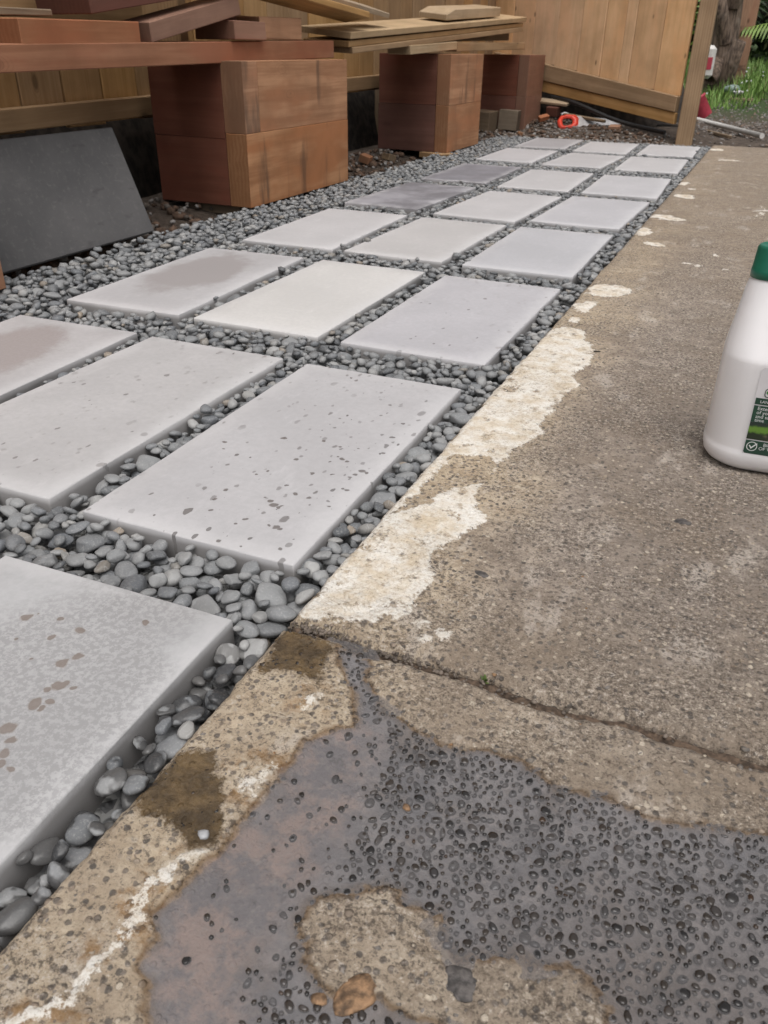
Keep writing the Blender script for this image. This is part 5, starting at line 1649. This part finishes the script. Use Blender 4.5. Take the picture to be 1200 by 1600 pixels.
# pale clover heads
CV, CF, off = [], [], 0
for i in range(46):
    x, y = rng.uniform(-0.5, 0.9), rng.uniform(8.1, 11.0)
    V = I1V * rng.uniform(0.007, 0.013) + np.array([x, y, gz(x, y) + rng.uniform(0.08, 0.15)])
    CV.append(V); CF.append(I1F + off); off += nI
tag(link('clover_heads', mesh_np('clover', np.concatenate(CV), np.concatenate(CF), True), M['print_white']), 'tiny pale clover heads scattered in the rough grass', 'flowers', kind='stuff')

# palm stump with its old frond bases
palm = tag(empty('palm_tree', (-0.27, 9.1, 0.12)), 'brown fibrous palm trunk with cut frond bases past the corner post', 'palm')
t = NT('palm_bark')
p = t.coord()
f1 = t.noise(t.mapping(p, (14, 14, 1.5)), 4, 6, 0.65); f2 = t.noise(p, 9, 4)
c = t.mix(t.mapr(f1, 0.35, 0.65), (0.05, 0.034, 0.025), (0.21, 0.15, 0.11))
c = t.mix(t.mapr(f2, 0.55, 0.7, 0, .5), c, (0.28, 0.22, 0.18))
M['bark'] = t.done(t.bsdf(Base_Color=c, Roughness=0.9, Normal=t.bump(f1, 0.8, 0.02)).outputs[0])
link('trunk', tube_mesh([(0.04, 0, -0.15), (0.03, 0, 0.10), (0.0, 0, 0.45), (-0.03, 0, 0.95), (-0.02, 0, 1.7), (0.0, 0, 2.4)], [0.165, 0.15, 0.135, 0.125, 0.12, 0.11], 18), M['bark'], palm)


def boot(p0, p1, r0, r1):
    """a cut, hollow frond sheath"""
    p0, p1 = Vector(p0), Vector(p1)
    d = (p1 - p0)
    a = d.normalized().cross(Vector((0, 1, 0.2))).normalized(); b_ = d.normalized().cross(a)
    vs, fs = [], []
    seg = 14
    rings = [(0, r0), (0.5, (r0 + r1) / 2), (1.0, r1), (1.0, r1 * 0.78), (0.5, r1 * 0.6)]
    for u, r in rings:
        for k in range(seg):
            an = 2 * math.pi * k / seg
            vs.append(tuple(p0 + d * u + a * (r * math.cos(an)) + b_ * (r * 0.72 * math.sin(an))))
    for i in range(len(rings) - 1):
        for k in range(seg):
            k2 = (k + 1) % seg
            fs.append((i * seg + k, i * seg + k2, (i + 1) * seg + k2, (i + 1) * seg + k))
    fs.append(tuple(range((len(rings) - 1) * seg, len(rings) * seg)))
    me = bpy.data.meshes.new('boot'); me.from_pydata(vs, [], fs); me.update()
    for p_ in me.polygons: p_.use_smooth = True
    return link('frond_base', me, M['bark'], palm)


boot((0.06, -0.12, 0.05), (0.165, -0.25, 0.47), 0.10, 0.055)
boot((0.0, -0.08, 0.30), (-0.045, -0.34, 0.14), 0.08, 0.075)
boot((0.02, -0.10, 0.45), (-0.10, -0.22, 0.85), 0.07, 0.05)
boot((0.02, -0.10, 0.75), (0.10, -0.22, 1.15), 0.07, 0.05)
tag(board('wooden_post', (-0.115, 9.45, -0.1), (-0.115, 9.45, 2.6), 0.17, 0.15, M['crate']), 'reddish wooden post standing behind the palm trunk', 'post')
# white and red container tucked behind the post
cont = tag(empty('container', (-0.345, 8.35, 0.275)), 'white container with red panel half hidden behind the corner post', 'container')
me = box_mesh(0.16, 0.10, 0.27, 0.03); link('shell', me, M['white_pipe'], cont).location = (0, 0, 0.14)
me = box_mesh(0.09, 0.004, 0.10, 0.002); link('panel', me, M['pot'], cont).location = (0.02, -0.051, 0.13)
# bits of litter on the grass edge
M['teal'] = plain('teal_litter', (0.28, 0.36, 0.34), 0.5, var=0.3, scale=40)
o = lump('litter', (-0.085, 8.72, gz(-0.085, 8.72) + 0.075), (0.075, 0.03, 0.045), 61, M['teal'], rough=0.5); tag(o, 'pale teal plastic litter at the grass edge', 'litter')
tag(lump('litter', (-0.01, 8.66, gz(-0.01, 8.66) + 0.05), (0.035, 0.03, 0.025), 62, M['label_white'], rough=0.5), 'white litter beside the teal plastic', 'litter')
packer('pale batten lying at the edge of the grass', (-0.07, 8.52, gz(0, 8.5) + 0.02), (0.13, 8.46, gz(0, 8.5) + 0.02), 0.03, 0.02, M['pine_pale'], 0, 'batten', 'batten')


# palm fronds
def frond(name, pts, leaf, n, mat, parent, droop=0.6):
    V, F = [], []
    pts = [Vector(p_) for p_ in pts]
    rib = tube_mesh(pts, [0.012 * (1 - 0.8 * i / (len(pts) - 1)) for i in range(len(pts))], 6)
    link('rib', rib, mat, parent)
    for i in range(n):
        u = (i + 0.5) / n * (len(pts) - 1)
        k = min(int(u), len(pts) - 2)
        c_ = pts[k].lerp(pts[k + 1], u - k)
        d = (pts[k + 1] - pts[k]).normalized()
        sd = d.cross(Vector((0, 0, 1))).normalized()
        for s_ in (-1, 1):
            L = leaf * (0.5 + 0.9 * math.sin(math.pi * (0.15 + 0.8 * i / n))) * random.uniform(.85, 1.1)
            e = c_ + sd * s_ * L * 0.75 + d * L * 0.35 + Vector((0, 0, -L * droop))
            mm = c_.lerp(e, 0.5) + Vector((0, 0, L * 0.12))
            w_ = d * 0.014
            j = len(V)
            V += [tuple(c_ - w_ * .5), tuple(c_ + w_ * .5), tuple(mm + w_), tuple(mm - w_), tuple(e)]
            F += [(j, j + 1, j + 2), (j, j + 2, j + 3), (j + 3, j + 2, j + 4)]
    return link(name, mesh_np('frond', np.array(V), np.array(F), False), mat, parent)


M['frond'] = plain('frond_green', (0.14, 0.22, 0.035), 0.5, var=0.35, scale=6)
M['frond_dark'] = plain('frond_dark', (0.035, 0.065, 0.018), 0.6, var=0.4, scale=6)
young = tag(empty('young_palm', (0.75, 9.3, 0.2)), 'young palm with bright green arching frond at the right edge', 'palm')
for pts in (((0.02, 0, 0.0), (-0.25, -0.1, 0.42), (-0.55, -0.15, 0.56), (-0.86, -0.2, 0.50)), ((0, 0, 0), (0.05, -0.2, 0.5), (0.2, -0.5, 0.75), (0.35, -0.8, 0.7)), ((0, 0, 0), (-0.1, 0.2, 0.6), (-0.3, 0.5, 1.0), (-0.6, 0.9, 1.1)), ((0, 0, 0), (0.3, 0.1, 0.5), (0.6, 0.15, 0.6), (0.9, 0.2, 0.5))):
    frond('frond', pts, 0.16, 26, M['frond'], young, 0.75)
for k in range(2):
    xx = -0.55 + 0.25 * k
    sm_ = tag(empty('leafy_plant', (xx, 10.2 + 0.3 * k, 0.25)), ('green leafy plant growing left of the palm trunk', 'darker leafy plant behind the palm trunk')[k], 'plant')
    for a in np.linspace(0, 5.6, 7):
        c_, s_ = math.cos(a + k), math.sin(a + k)
        frond('frond', ((0, 0, 0), (0.1 * c_, 0.1 * s_, 0.5), (0.3 * c_, 0.3 * s_, 0.8), (0.6 * c_, 0.6 * s_, 0.85)), 0.2, 16, M['frond'] if k == 0 else M['frond_dark'], sm_, 0.5)

# the dark hedge that closes the view
t = NT('hedge_leaf')
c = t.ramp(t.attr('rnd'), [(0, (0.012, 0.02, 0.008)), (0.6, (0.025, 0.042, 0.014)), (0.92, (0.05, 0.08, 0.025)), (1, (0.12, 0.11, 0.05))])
M['hedge'] = t.done(t.bsdf(Base_Color=c, Roughness=0.55).outputs[0])
for (lab_, xc, yc, wx_, hz_, seed) in (('dark green hedge closing the view at the right edge', 0.7, 12.4, 1.5, 2.4, 1), ('dark green hedge behind the palm trunk', -1.6, 12.8, 1.6, 2.6, 2), ('hedge farther right beyond the young palm', 3.6, 12.2, 1.7, 2.5, 3)):
    r = np.random.default_rng(seed)
    n = 9000
    u = r.normal(size=(n, 3)); u /= np.linalg.norm(u, axis=1)[:, None]
    rad = 0.72 + 0.28 * r.random(n) ** 0.5
    lump_ = 1 + 0.22 * np.sin(u @ np.array([3.1, 2.0, 4.2]) + seed) + 0.15 * np.sin(u @ np.array([-6, 5, 3.]) * 1.4)
    Pc = u * (rad * lump_)[:, None] * np.array([wx_, 0.8, hz_ / 2]) + np.array([xc, yc, 0.35 + hz_ / 2 - 0.2])
    ax = r.normal(size=(n, 3)); ax /= np.linalg.norm(ax, axis=1)[:, None]
    bx2 = np.cross(ax, r.normal(size=(n, 3))); bx2 /= np.linalg.norm(bx2, axis=1)[:, None]
    s1 = r.uniform(0.03, 0.07, n)[:, None]
    V = np.stack([Pc - ax * s1, Pc + bx2 * s1 * .45, Pc + ax * s1, Pc - bx2 * s1 * .45], 1).reshape(-1, 3)
    F = np.arange(4 * n).reshape(n, 4)
    me = mesh_np('foliage', V, F, False)
    fattr(me, 'rnd', np.repeat(r.random(n), 4))
    hd = tag(empty('hedge', (xc, yc, 0.3)), lab_, 'hedge')
    o = link('foliage', me, M['hedge'], hd); o.matrix_basis = parent_inv(hd)
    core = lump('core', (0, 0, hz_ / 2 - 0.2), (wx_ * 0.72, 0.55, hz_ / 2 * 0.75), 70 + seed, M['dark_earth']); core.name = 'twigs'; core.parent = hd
